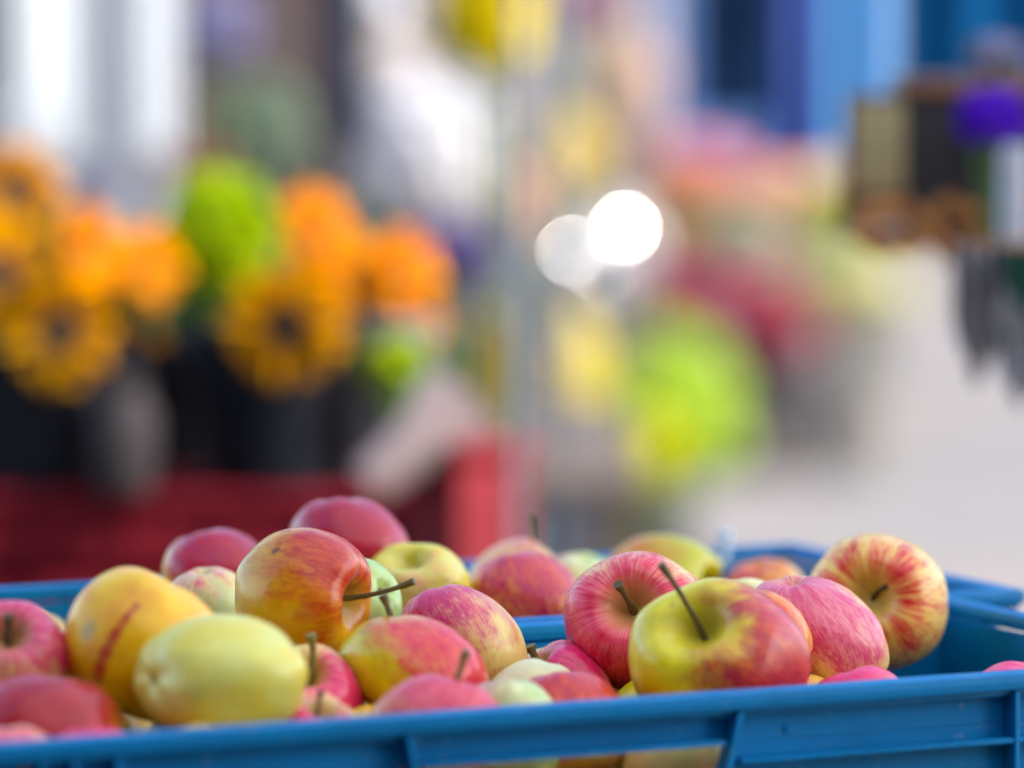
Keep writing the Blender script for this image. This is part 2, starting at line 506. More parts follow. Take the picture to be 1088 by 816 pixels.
STEM = simple('apple_stalk', (.10, .055, .02, 1), (.16, .12, .03, 1), .6, scale=60, bump=.4, bscale=300)
STEMG = simple('green_apple_stalk', (.24, .22, .05, 1), (.15, .11, .03, 1), .6, scale=60, bump=.4, bscale=300)
STEMD = simple('dry_apple_stalk', (.045, .03, .018, 1), (.10, .07, .03, 1), .7, scale=60, bump=.4, bscale=300)
CALYX = simple('dried_calyx', (.06, .045, .02, 1), (.14, .10, .05, 1), .8, scale=80, bump=.5, bscale=300)

def view(v):     # (right, up, toward the viewer) -> world
    return Vector((v[0], -v[2], v[1]))

def apple(label, cx, cy, rx, ry, tilt, d, axis, g1, g2, b1, b2, bdir, cov, streak, stem=None, calyx=False, wax=.3, marks=None, seed=0, egg=False):
    sc = d / F
    ax = view(axis).normalized()
    me, M, T = apple_mesh('apple', ax, seed, (rx * sc, ry * sc), math.radians(tilt), egg=egg)
    Mi = M.transposed()
    mk = None
    if marks:
        mk = [(Mi @ view(a).normalized() * 1.0, Mi @ view(b).normalized() * 1.0, wd, c) for a, b, wd, c in marks]
    mat = mat_apple('apple_skin', g1, g2, b1, b2, Mi @ view(bdir).normalized(), cov, streak, 1 + seed * .61, wax, mk)
    me.materials.append(mat)
    o = bpy.data.objects.new('apple', me)
    col.objects.link(o)
    o.location = at(cx, cy, d)
    tag(o, label, 'apple', 'apples heaped in the blue crates')
    foot = T(M @ Vector((0, 0, .46))); rr = (rx + ry) / 2 * sc
    if stem:
        mt, tipv, bend, th = stem      # material, tip offset from the hollow's bottom in photo pixels (right, up, toward), sideways bend, thickness px
        tip = foot + view(tipv) * sc
        mid = (foot + tip) / 2 + view((bend[0], bend[1], 0)) * sc
        pts = []
        n = 9
        for i in range(n + 1):
            t = i / n
            pts.append(foot * (1 - t) ** 2 + mid * 2 * t * (1 - t) + tip * t * t)
        w_ = th * sc / 2
        rad = [w_ * (1.15 - .35 * min(1, i / (n * .5)) + (.0 if i < n - 2 else .35 * (i - n + 2))) for i in range(n + 1)]
        rad[-1] *= .85
        s = MB(); s.tube(pts, rad, 10); s.build('stem', mt, o)
    if calyx:
        bot = T(M @ Vector((0, 0, -.89 if egg else -.865)))
        dn = (M @ Vector((0, 0, -1))).normalized()
        q1 = dn.orthogonal().normalized(); q2 = dn.cross(q1)
        c = MB()
        for i in range(5):
            a = i * 1.2566 + .3
            u = q1 * math.cos(a) + q2 * math.sin(a)
            u2 = q1 * math.cos(a + .5) + q2 * math.sin(a + .5)
            v = [bot + u * rr * .075, bot + u2 * rr * .075, bot + (u * .6 + dn * 1.1) * rr * .075, bot + (u + u2) * rr * .02 + dn * rr * .02]
            bv = [c.bm.verts.new(x) for x in v]
            for fc in ((0, 1, 2), (1, 3, 2), (3, 0, 2), (0, 3, 1)): c.bm.faces.new([bv[q] for q in fc])
        c.build('calyx', CALYX, o)
    return o

# colours of skin (real base colours)
CREAM = lin(232, 214, 138); PALE = lin(228, 222, 170); YEL = lin(220, 200, 44); LIME = lin(178, 180, 52); ORA = lin(222, 160, 42); PEACH = lin(226, 178, 120); GRN = lin(168, 196, 118)
PINK = lin(230, 46, 92); ROSE = lin(226, 74, 124); CRIM = lin(160, 10, 42); RED = lin(192, 20, 30); MAG = lin(196, 24, 100); SALM = lin(218, 84, 56); ORED = lin(200, 66, 28); DRED = lin(130, 26, 40)

APPLES = [
 dict(label='big yellow-green apple with a red right side and long stalk, at the front rim', a=(764, 703, 98, 90, -4), d=2.012, axis=(-.30, .66, .66), c=(lin(232, 212, 38), lin(206, 198, 46), lin(172, 36, 64), lin(208, 82, 64)), b=(.97, -.15, .2), cov=.46, st=.10, stem=(STEM, (-50, 86, 30), (4, 2), 7)),
 dict(label='rosy pink apple with a knobbed stalk in its hollow, left of the big yellow-green apple', a=(680, 660, 82, 76, 0), d=2.103, axis=(-.16, .40, .88), c=(CREAM, PEACH, lin(212, 40, 78), lin(228, 104, 124)), b=(-.3, -.3, .9), cov=.58, st=.38, stem=(STEM, (-19, 36, 40), (3, -2), 8.5)),
 dict(label='lilac-pink mottled apple between the yellow-green one and the cream streaked one', a=(870, 672, 82, 56, -24), d=2.116, axis=(.30, -.92, -.10), c=(CREAM, PEACH, lin(206, 76, 112), lin(226, 138, 146)), b=(-.2, .5, .8), cov=.42, st=.40, wax=.36),
 dict(label='cream apple streaked with red round a short dark stalk, highest at the right', a=(931, 640, 78, 74, -18), d=2.216, axis=(-.20, .20, .95), c=(lin(236, 190, 118), lin(228, 206, 120), lin(204, 30, 58), lin(226, 100, 92)), b=(-.1, .1, .9), cov=.12, st=1.15, stem=(STEMD, (13, 17, 22), (-3, 3), 6), wax=.26),
 dict(label='orange-tinted apple mostly hidden behind the right side of the big yellow-green apple', a=(812, 684, 52, 58, 0), d=2.074, axis=(.75, -.55, .3), c=(ORA, PEACH, SALM, ORED), b=(0, .4, 1), cov=.2, st=.4, stem=(STEMD, (30, -16, 12), (0, 2), 8)),
 dict(label='pink top of an apple just above the front rim, below the lilac-pink apple', a=(914, 771, 64, 64, 0), d=2.039, axis=(.2, -.9, .2), c=(PEACH, CREAM, ROSE, PINK), b=(-.4, .8, .4), cov=.3, st=.3),
 dict(label='sliver of a pink apple by the right end of the nearer crate', a=(1084, 766, 66, 64, 0), d=2.118, axis=(-.2, -.9, -.2), c=(PEACH, CREAM, ROSE, PINK), b=(0, .8, .4), cov=.4, st=.4),
 dict(label='cream top of an apple peeping over the big yellow-green apple', a=(795, 669, 56, 56, 0), d=2.191, axis=(.1, -.8, -.5), c=(PALE, CREAM, ROSE, PEACH), b=(-1, 0, .4), cov=-.2, st=.2),
 dict(label='whitish cream apple low between the rosy striped apple and the front rim', a=(567, 755, 60, 56, -4), d=2.027, axis=(-.3, -.8, .3), c=(PALE, PALE, ROSE, PEACH), b=(-.6, -.5, .6), cov=-.15, st=.3),
 dict(label='low red-topped apple with a yellowish patch, just left of the big yellow-green apple', a=(608, 772, 68, 60, -6), d=1.985, axis=(.2, -.9, .3), c=(YEL, PEACH, lin(178, 36, 70), SALM), b=(.1, .95, .2), cov=.45, st=.35),
 dict(label='small pink and white apple at the front rim between two low apples', a=(540, 777, 60, 58, 0), d=1.951, axis=(.1, -.9, .2), c=(PALE, GRN, MAG, ROSE), b=(-.8, .6, .2), cov=-.02, st=.4),
 dict(label='low peach and pink apple at the front rim, a tan stalk behind its shoulder', a=(462, 774, 74, 58, -6), d=1.920, axis=(.42, .72, -.55), c=(PEACH, YEL, lin(204, 60, 92), lin(222, 106, 112)), b=(.5, .7, .4), cov=.48, st=.25, stem=(STEMG, (20, 64, 6), (0, 0), 8)),
 dict(label='plump apple in mid heap, olive-yellow on its left and red-pink on its right', a=(441, 710, 83, 56, -16), d=2.002, axis=(-.35, .75, -.55), c=(YEL, lin(176, 168, 30), lin(208, 48, 80), lin(220, 98, 80)), b=(.85, .35, .3), cov=.37, st=.25, stem=(STEM, (-17, 54, 0), (3, 0), 8.5), wax=.27, egg=True),
 dict(label='smooth apple with magenta left shoulder and cream right side, behind the olive-yellow one', a=(492, 684, 74, 58, -28), d=2.079, axis=(.35, -.8, .25), c=(CREAM, PEACH, lin(192, 52, 106), lin(214, 96, 110)), b=(-.75, .5, .3), cov=.42, st=.5, marks=[((0.02, .22, 1), (.03, .20, 1), .045, (.14, .05, .03, 1))]),
 dict(label='small crimson apple with a green stalk, behind the whitish cream apple', a=(597, 736, 56, 56, 0), d=2.083, axis=(-.62, .74, .1), c=(PEACH, CREAM, lin(180, 30, 70), ROSE), b=(0, .5, .7), cov=.45, st=.5, stem=(STEMG, (-19, 34, 6), (-4, 2), 10)),
 dict(label='big orange-yellow and red apple with its long stalk pointing right, atop the heap', a=(322, 631, 73, 72, 0), d=2.065, axis=(.95, -.10, .42), c=(lin(214, 164, 30), lin(190, 160, 24), lin(176, 44, 46), lin(206, 92, 44)), b=(.45, .45, .35), cov=.30, st=.25, stem=(STEM, (88, 22, 26), (0, -9), 6.5), wax=.25, marks=[((-.42, .70, .55), (-.38, .71, .55), .05, (.05, .025, .02, 1))]),
 dict(label='large pale yellow-green apple lying on its side at the front rim, left of centre', a=(235, 719, 93, 67, -3), d=1.910, axis=(.84, -.06, -.54), c=(lin(214, 214, 126), lin(220, 200, 90), ROSE, PEACH), b=(.9, -.1, .3), cov=-.28, st=.2, calyx=True, wax=.34, egg=True),
 dict(label='orange-yellow apple with a slanting red stripe, second big one from the left', a=(153, 686, 88, 78, -38), d=1.956, axis=(-.45, -.86, .22), c=(lin(242, 198, 64), lin(236, 172, 30), lin(206, 74, 44), ORED), b=(-.3, .5, .4), cov=-.26, st=.1, wax=.33, egg=True, stem=(STEMG, (8, -22, 6), (0, 0), 10),
      marks=[((-.62, -.42, .85), (.02, .62, .75), .085, lin(196, 44, 36)), ((-.60, .25, .72), (-.56, .32, .72), .09, (.42, .36, .10, 1))]),
 dict(label='pink and cream apple with a short stalk in its hollow at the left edge', a=(12, 703, 68, 66, 0), d=1.951, axis=(.02, .68, .70), c=(CREAM, PEACH, lin(208, 50, 100), lin(222, 110, 130)), b=(.2, .8, .3), cov=.44, st=.35, stem=(STEM, (2, 34, 12), (0, 0), 9)),
 dict(label='deep crimson and orange apple at the front rim in the left corner', a=(44, 774, 88, 58, -4), d=1.895, axis=(-.2, -.9, .2), c=(ORA, YEL, lin(156, 4, 46), lin(182, 32, 20)), b=(-.25, .8, .4), cov=.55, st=.3),
 dict(label='pale pink sliver of an apple against the rim at the far left edge', a=(12, 833, 68, 64, 0), d=1.828, axis=(.1, -.9, .1), c=(PEACH, CREAM, ROSE, PINK), b=(.3, .5, .5), cov=.1, st=.4),
 dict(label='pink sliver of an apple at the rim below the orange-yellow striped apple', a=(100, 834, 64, 64, 0), d=1.859, axis=(.1, -.9, .1), c=(PEACH, CREAM, PINK, ROSE), b=(.2, .8, .2), cov=.4, st=.3),
 dict(label='pink and cream apple with curved tan stalk, right of the pale yellow-green one', a=(328, 745, 60, 62, 0), d=1.990, axis=(.02, .72, .66), c=(CREAM, YEL, lin(206, 56, 88), ROSE), b=(.5, -.1, .7), cov=.42, st=.45, stem=(STEMG, (5, 56, 12), (8, -6), 9)),
 dict(label='small rosy apple with a thin dark stalk, low at the front rim', a=(326, 791, 60, 60, 0), d=1.923, axis=(.30, .80, .35), c=(CREAM, PEACH, lin(206, 56, 88), ROSE), b=(-.3, .5, .7), cov=.42, st=.35, stem=(STEMD, (7, 36, 6), (0, 0), 5.5)),
 dict(label='pale green apple showing only its right edge behind the big orange-yellow and red apple', a=(376, 646, 52, 54, 0), d=2.120, axis=(-.72, -.45, -.55), c=(GRN, lin(190, 206, 140), ROSE, PEACH), b=(-1, 0, 0), cov=-.4, st=.1, calyx=True),
 dict(label='dark crimson apple, the highest one at the back of the heap', a=(372, 576, 66, 48, -14), d=2.267, axis=(.15, -.9, .2), c=(YEL, ORA, lin(164, 4, 66), lin(176, 26, 46)), b=(.3, .3, .6), cov=.7, st=.3, wax=.27),
 dict(label='crimson apple at the back left, its stalk end turned away', a=(230, 606, 59, 45, 0), d=2.262, axis=(.3, -.85, .25), c=(ORA, YEL, lin(164, 4, 74), lin(186, 44, 30)), b=(.4, .4, .4), cov=.6, st=.25),
 dict(label='pale green apple flushed with pink below the back left crimson apple', a=(222, 644, 50, 42, 0), d=2.185, axis=(.1, -.9, -.2), c=(lin(196, 204, 150), CREAM, ROSE, PEACH), b=(-.5, .7, .4), cov=.02, st=.4),
 dict(label='cream-yellow apple with a dimple on top, below the highest dark crimson apple', a=(444, 621, 59, 45, -8), d=2.234, axis=(-.16, .80, .55), c=(lin(216, 206, 116), YEL, lin(222, 140, 128), PEACH), b=(.1, .2, .9), cov=.0, st=.3),
 dict(label='orange and magenta veined apple at the front of the farther crate', a=(560, 636, 63, 51, -12), d=2.249, axis=(.3, -.85, .35), c=(ORA, PEACH, lin(184, 36, 84), lin(208, 92, 70)), b=(.2, .6, .5), cov=.45, st=.8),
 dict(label='pale pinkish apple with an upright stalk leaning left, in the farther crate', a=(553, 618, 56, 47, 0), d=2.336, axis=(.72, .62, -.1), c=(PEACH, CREAM, lin(214, 120, 124), PEACH), b=(-.1, .8, .3), cov=.1, st=.3, stem=(STEM, (-8, 58, 6), (-2, 2), 7)),
 dict(label='cream and purple-pink apple half hidden behind the rosy pink one', a=(616, 633, 52, 46, 0), d=2.364, axis=(-.1, -.9, -.2), c=(PALE, GRN, MAG, ROSE), b=(-.8, .4, .3), cov=.05, st=.4),
 dict(label='orange apple turning olive green on its right, at the back of the farther crate', a=(705, 614, 62, 47, -10), d=2.385, axis=(.86, -.10, .38), c=(lin(190, 182, 60), LIME, lin(206, 96, 62), lin(214, 130, 70)), b=(-.75, .4, .4), cov=.08, st=.2, wax=.24),
 dict(label='peach-orange apple at the back, just left of the cream streaked one', a=(813, 637, 50, 45, 0), d=2.389, axis=(.2, -.9, -.3), c=(PEACH, YEL, lin(214, 100, 84), SALM), b=(-.4, .7, .3), cov=.15, st=.3),
]
for i, A in enumerate(APPLES):
    a = A['a']; c = A['c']
    apple(A['label'], a[0], a[1], a[2], a[3], a[4], A['d'], A['axis'], c[0], c[1], c[2], c[3], A['b'], A['cov'], A['st'], A.get('stem'), A.get('calyx', False), A.get('wax', .3), A.get('marks'), seed=i + 1, egg=A.get('egg', False))

# apples deeper in the crates, under the ones on top: copies of six plain ones
FILL = [(0.584,1.745,-0.064,0.029),(0.654,1.822,-0.074,0.032),(0.587,1.827,-0.074,0.032),(0.583,1.917,-0.069,0.028),(0.702,1.791,-0.071,0.029),(0.652,1.916,-0.077,0.029),(0.671,1.746,-0.076,0.03),(0.758,1.798,-0.076,0.03),(0.726,1.879,-0.075,0.031),(0.736,1.746,-0.076,0.03),(0.801,1.827,-0.069,0.027),(0.78,1.875,-0.079,0.027),(0.814,1.918,-0.078,0.027),(0.858,1.843,-0.075,0.031),(0.9,1.788,-0.071,0.029),(0.929,1.833,-0.072,0.028),(0.9,1.873,-0.058,0.027),(0.921,1.917,-0.073,0.028),(0.958,1.79,-0.075,0.029),(0.963,1.875,-0.077,0.029),(0.997,1.826,-0.077,0.029),(1.06,1.745,-0.07,0.029),(1.049,1.852,-0.076,0.03),(1.046,1.915,-0.073,0.03),(1.122,1.763,-0.074,0.032),(1.1,1.825,-0.075,0.027),(0.582,1.787,-0.034,0.027),(0.617,1.825,-0.034,0.029),(0.586,1.871,-0.034,0.031),(0.624,1.915,-0.034,0.03),(0.627,1.776,-0.06,0.03),(0.681,1.822,-0.034,0.027),(0.652,1.867,-0.045,0.031),(0.68,1.915,-0.034,0.03),(0.705,1.744,-0.034,0.029),(0.736,1.82,-0.034,0.031),(0.705,1.867,-0.034,0.027),(0.733,1.917,-0.034,0.028),(0.791,1.747,-0.065,0.031),(0.802,1.79,-0.034,0.027),(0.756,1.871,-0.034,0.028),(0.786,1.915,-0.034,0.029),(0.852,1.802,-0.049,0.03),(0.807,1.866,-0.037,0.027),(0.839,1.907,-0.034,0.028),(0.864,1.746,-0.068,0.03),(0.857,1.856,-0.034,0.028),(0.889,1.918,-0.034,0.027),(0.93,1.744,-0.038,0.028),(0.963,1.827,-0.034,0.027),(0.954,1.905,-0.034,0.03),(0.987,1.748,-0.052,0.032),(1.033,1.817,-0.042,0.03),(1.001,1.861,-0.041,0.028),(1.008,1.915,-0.034,0.03),(1.05,1.879,-0.034,0.028),(0.637,2.011,-0.054,0.031),(0.633,2.059,-0.078,0.028),(0.637,2.124,-0.074,0.032),(0.673,2.168,-0.074,0.029),(0.727,2.008,-0.078,0.028),(0.763,2.048,-0.075,0.031),(0.725,2.092,-0.075,0.031),(0.807,2.169,-0.078,0.028),(0.818,2.045,-0.073,0.029),(0.858,2.009,-0.074,0.029),(0.923,2.04,-0.076,0.03),(0.862,2.088,-0.071,0.031),(0.865,2.169,-0.071,0.028),(0.917,2.096,-0.078,0.028),(1.041,2.05,-0.076,0.03),(0.959,2.131,-0.078,0.027),(0.991,2.17,-0.079,0.027),(1.093,2.033,-0.078,0.028),(1.085,2.09,-0.076,0.028),(1.056,2.166,-0.075,0.031),(1.155,2.01,-0.074,0.03),(1.118,2.166,-0.077,0.029),(1.203,2.041,-0.074,0.032),(1.169,2.087,-0.076,0.03),(0.683,2.062,-0.034,0.027),(0.635,2.084,-0.034,0.03),(0.634,2.167,-0.034,0.029),(0.698,2.011,-0.034,0.031),(0.732,2.052,-0.034,0.027),(0.69,2.115,-0.034,0.03),(0.71,2.167,-0.034,0.03),(0.762,2.009,-0.034,0.029),(0.775,2.079,-0.034,0.028),(0.748,2.125,-0.034,0.03),(0.777,2.17,-0.034,0.027),(0.815,2.009,-0.035,0.029),(0.825,2.077,-0.034,0.027),(0.802,2.123,-0.034,0.029),(0.829,2.169,-0.034,0.028),(0.895,2.01,-0.034,0.03),(0.901,2.069,-0.034,0.03),(0.867,2.13,-0.034,0.03),(0.907,2.168,-0.034,0.029),(0.952,2.011,-0.035,0.031),(0.957,2.067,-0.034,0.03),(0.932,2.119,-0.034,0.03),(0.962,2.166,-0.034,0.031),(1.006,2.012,-0.055,0.032),(1.014,2.064,-0.034,0.029),(0.989,2.115,-0.035,0.032),(1.019,2.164,-0.034,0.03),(1.058,2.009,-0.034,0.029),(1.069,2.062,-0.034,0.029),(1.044,2.115,-0.054,0.03),(1.092,2.168,-0.034,0.029),(1.115,2.012,-0.034,0.032),(1.123,2.067,-0.034,0.029),(1.126,2.118,-0.056,0.03),(1.147,2.166,-0.034,0.031)]
bur = []
for q, cs in enumerate(((PEACH, CREAM, PINK, ROSE), (YEL, LIME, SALM, RED), (CREAM, PALE, MAG, ROSE), (ORA, YEL, CRIM, RED), (PEACH, YEL, ROSE, PINK), (PALE, GRN, PINK, PEACH))):
    rnd = random.Random(90 + q)
    ax = Vector((rnd.uniform(-1, 1), rnd.uniform(-1, 1), rnd.uniform(-1, 1)))
    me, M, T = apple_mesh('apple', ax, 50 + q, (1.0, .93), rnd.uniform(-1, 1), 40, 2)
    me.materials.append(mat_apple('apple_skin', cs[0], cs[1], cs[2], cs[3], Vector((.5, .4, .6)).normalized(), .12, .45, 40 + q, .3))
    bur.append(me)
for i, (t, n, z, r) in enumerate(FILL):
    o = bpy.data.objects.new('apple', bur[i % 6])
    col.objects.link(o)
    o.location = TV * t + NV * n + Vector((0, 0, RIM + z))
    o.scale = (r, r, r)
    o.rotation_euler = (i * 1.7 % 6.28, 0, i * 2.3 % 6.28)
    tag(o, 'apple buried under the others in the nearer blue crate' if n < 1.96 else 'apple buried under the others in the farther blue crate', 'apple', 'apples buried in the nearer crate' if n < 1.96 else 'apples buried in the farther crate')

# a clear plastic clip standing on the farther crate's back rim
CLR = NT('clear_plastic'); CLR.b.inputs['Base Color'].default_value = (.60, .78, .95, 1); CLR.b.inputs['Roughness'].default_value = .12; CLR.b.inputs['Transmission Weight'].default_value = .0
b0 = at(767, 608, 2.50); b1 = at(770, 566, 2.50)
s = MB(); s.tube([b0, b0.lerp(b1, .5) + Vector((.001, 0, 0)), b1, b1 + Vector((.003, 0, -.002))], [.0032, .0030, .0040, .0032], 10)
tag(s.build('plastic_clip', CLR.m), 'clear bluish plastic clip sticking up at the back rim of the farther crate', 'clip')

# ---------------------------------------------------------------- unseen parasol, added to block the sun and spread soft light on the apples
CANV = simple('parasol_canvas', (.86, .88, .90, 1), (.82, .84, .87, 1), .8, trans=.72)
GREYM = simple('grey_painted_metal', (.20, .23, .26, 1), None, .6, spec=.3)
DARKM = simple('dark_painted_metal', (.05, .05, .06, 1), None, .45)
o = empty('added_parasol', (1.10, 1.30, 0))
tag(o, 'added unseen cream canvas parasol shading the apple crates from the right', 'parasol')
p = MB(); p.tube([(0, 0, 0), (0, 0, 2.75)], [.022, .022], 12); p.build('pole', GREYM, o)
p = MB(); nn = 8
top = p.bm.verts.new((0, 0, 2.85)); rg = [p.bm.verts.new((1.75 * math.cos(2 * math.pi * i / nn), 1.75 * math.sin(2 * math.pi * i / nn), 2.36)) for i in range(nn)]
rl = [p.bm.verts.new((1.75 * math.cos(2 * math.pi * i / nn), 1.75 * math.sin(2 * math.pi * i / nn), 2.22)) for i in range(nn)]
for i in range(nn):
    p.bm.faces.new((top, rg[i], rg[(i + 1) % nn])); p.bm.faces.new((rg[i], rl[i], rl[(i + 1) % nn], rg[(i + 1) % nn]))
p.build('canopy', CANV, o, False)
for i in range(nn):
    p = MB(); a = 2 * math.pi * i / nn
    p.tube([(0, 0, 2.80), (1.73 * math.cos(a), 1.73 * math.sin(a), 2.345)], [.008, .006], 6); p.build('rib', GREYM, o)
p = MB(); p.lathe([(0, 0), (.28, 0), (.28, .05), (.05, .07), (.05, .2), (0, .2)], 24); p.build('foot', DARKM, o)

# ---------------------------------------------------------------- flower builders
def petal_mat(name, c1, c2=None, trans=.35):
    return simple(name, c1, c2, .95, scale=25, trans=trans, spec=.0)
OR_P = petal_mat('orange_petal', (.82, .35, .0, 1), (.78, .29, .0, 1))
YO_P = petal_mat('golden_petal', (.72, .36, .0, 1), (.62, .28, .0, 1))
SEED = simple('sunflower_seed_head', (.03, .014, .006, 1), (.07, .03, .01, 1), .9, scale=40, bump=.8)
STG = simple('flower_stalk_green', (.07, .14, .025, 1), (.05, .10, .02, 1), .6)
LEAFG = simple('leaf_green', (.06, .13, .02, 1), (.035, .08, .015, 1), .5, trans=.25)
LEAFL = simple('leaf_light_green', (.24, .42, .02, 1), (.16, .32, .015, 1), .7, trans=.35, spec=.1)

def sunflower(label, px, py, d, dia, face, mat, bpx, bz, petals=22, seed=0):
    """head at that place facing `face`, stalk down to height bz"""
    rnd = random.Random(seed)
    c = at(px, py, d)
    by = {38: 3.92, 172: 4.08, 298: 3.92, 410: 3.90}[bpx]
    base = Vector((at(bpx, 400, by).x + rnd.uniform(-.015, .015), by + rnd.uniform(-.015, .015), bz))
    o = empty('sunflower', base); tag(o, label, 'sunflower', 'sunflowers in the buckets')
    h = c.z - bz
    fn = view(face).normalized()
    q1 = fn.cross(Vector((0, 0, 1)));
    q1 = q1.normalized() if q1.length > .05 else Vector((1, 0, 0))
    q2 = q1.cross(fn)
    top = c - base
    p = MB()
    R = dia / 2
    for k2 in range(petals * 2):
        a = 2 * math.pi * (k2 + rnd.uniform(-.3, .3)) / (petals * 2) * 2
        u = q1 * math.cos(a) + q2 * math.sin(a)
        r1 = R * rnd.uniform(.86, 1.04)
        lift = rnd.uniform(-.10, .30)
        p.leaf(top + u * R * .28, top + u * r1 + fn * r1 * lift, R * .42, rnd.uniform(.02, .14), rnd)
    p.build('petals', mat, o)
    p = MB()
    Q_ = R; R = R * (.55 if mat is OR_P else 1.0)
    prof = [(0, .0), (R * .38, .0), (R * .44, R * .06), (R * .34, R * .13), (R * .15, R * .12), (0, R * .09)]
    p.lathe(prof, 20)
    Mx = Matrix((q1, q2, fn)).transposed().to_4x4(); Mx.translation = top
    bmesh.ops.transform(p.bm, matrix=Mx, verts=p.bm.verts[:])
    R = Q_
    p.build('seed_head', SEED, o)
    p = MB(); back = top - fn * R * .12
    p.tube([Vector((rnd.uniform(-.01, .01), 0, 0)), Vector((top.x * .45, top.y * .3 + .015, h * .62)), back - fn * .02, back], [.005, .005, .005, .010], 8)
    p.build('stem', STG, o)
    for q in range(3):
        a = rnd.uniform(0, 6.28); z = h * rnd.uniform(.45, .8)
        p = MB(); bx_ = top * (z / h) * .8; p.leaf((bx_.x, bx_.y + .02, z), (bx_.x + .055 * math.cos(a), bx_.y + .02 + abs(.05 * math.sin(a)), z + rnd.uniform(-.02, .04)), .04, .15, rnd); p.build('leaf', LEAFG, o)
    return o

def bunch(label, cat, name, px, py, d, rx, rz, mats, bz, n=60, fl=.018, leaf=LEAFG, nleaf=40, seed=0, group=None, ry=None, kind_petals=7, droop=.0):
    """a bunch or pot plant: many small open flowers over leaves on stems down to height bz"""
    rnd = random.Random(seed)
    c = at(px, py, d); ry = ry or rx
    o = empty(name, (c.x, c.y, bz)); tag(o, label, cat, group)
    h = c.z - bz
    for mi, m in enumerate(mats):
        p = MB()
        for i in range(n // len(mats)):
            th = rnd.uniform(0, 6.283); u = rnd.uniform(-.95, 1)
            s = math.sqrt(1 - u * u); f = rnd.uniform(.72, 1.0)
            nr = Vector((s * math.cos(th), s * math.sin(th), u))
            q = Vector((nr.x * rx * f, nr.y * ry * f, nr.z * rz * f + h))
            nr = (nr + Vector((0, 0, .35))).normalized()
            e1 = nr.orthogonal().normalized(); e2 = nr.cross(e1)
            cv = p.bm.verts.new(q - nr * fl * .25)
            fs = fl * rnd.uniform(.7, 1.25)
            ring = []
            for k2 in range(kind_petals * 2):
                a = math.pi * k2 / kind_petals
                rr = fs * (1.0 if k2 % 2 == 0 else .55)
                ring.append(p.bm.verts.new(q + (e1 * math.cos(a) + e2 * math.sin(a)) * rr + nr * fs * rnd.uniform(-.1, .45)))
            for k2 in range(len(ring)):
                p.bm.faces.new((cv, ring[k2], ring[(k2 + 1) % len(ring)]))
        p.build('blossoms', m, o, fix=False)
    p = MB()
    for i in range(nleaf):
        th = rnd.uniform(0, 6.283); z = h + rnd.uniform(-1.05, .6) * rz
        r0 = rx * .25; r1 = rx * rnd.uniform(.7, 1.05)
        p.leaf((r0 * math.cos(th), r0 * math.sin(th) * ry / rx, z - .02), (r1 * math.cos(th), r1 * math.sin(th) * ry / rx, z + rnd.uniform(-.3, .4) * rz), max(.014, rx * .28), .2, rnd)
    p.build('foliage', leaf, o, fix=False)
    p = MB()
    for i in range(7):
        a = i * .9
        p.tube([(rx * .12 * math.cos(a), rx * .12 * math.sin(a), 0), (rx * .5 * math.cos(a), ry * .5 * math.sin(a), h)], [.004, .003], 5)
    p.build('stems', STG, o)
    return o

def bucket(label, px, d, r, z0, z1, mat, name='flower_bucket', cat='bucket', group='flower buckets', handle=True, x=None):
    c = at(px, 400, d)
    o = empty(name, (c.x if x is None else x, d, z0)); tag(o, label, cat, group)
    h = z1 - z0; t = .004
    p = MB()
    p.lathe([(0, 0), (r * .76, 0), (r * .97, h * .93), (r * 1.03, h * .94), (r * 1.03, h), (r * .97, h), (r * .955, h * .9), (r * .74, t), (0, t)], 36)
    p.build('body', mat, o)
    if handle:
        p = MB(); pts = [(r * 1.04 * math.cos(a), -.012 - r * .25 * math.sin(a), h * .9 - r * .7 * math.sin(a)) for a in [math.pi * k / 12 for k in range(13)]]
        p.tube(pts, [.003] * 13, 6); p.build('handle', DARKM, o)
    p = MB(); p.lathe([(0, 0), (r * .93, 0), (0, .001)], 30, (0, 0, h * .8)); p.build('water', WATER, o)
    return o

BLK = simple('black_bucket_plastic', (.008, .009, .014, 1), (.012, .014, .02, 1), .6, spec=.12)
NAVYB = simple('navy_bucket_plastic', (.015, .03, .06, 1), None, .6, spec=.15)
ZINC = simple('dark_zinc_sheet', (.10, .11, .12, 1), (.06, .065, .075, 1), .6, scale=14, spec=.2)
WATER = simple('bucket_water', (.03, .035, .03, 1), None, .08)
TERRA = simple('terracotta_pot', (.42, .15, .07, 1), None, .8)
SPOT = simple('pale_stone_pot', (.22, .20, .18, 1), None, .85)
DPOT = simple('dark_plant_pot', (.03, .025, .028, 1), None, .6)

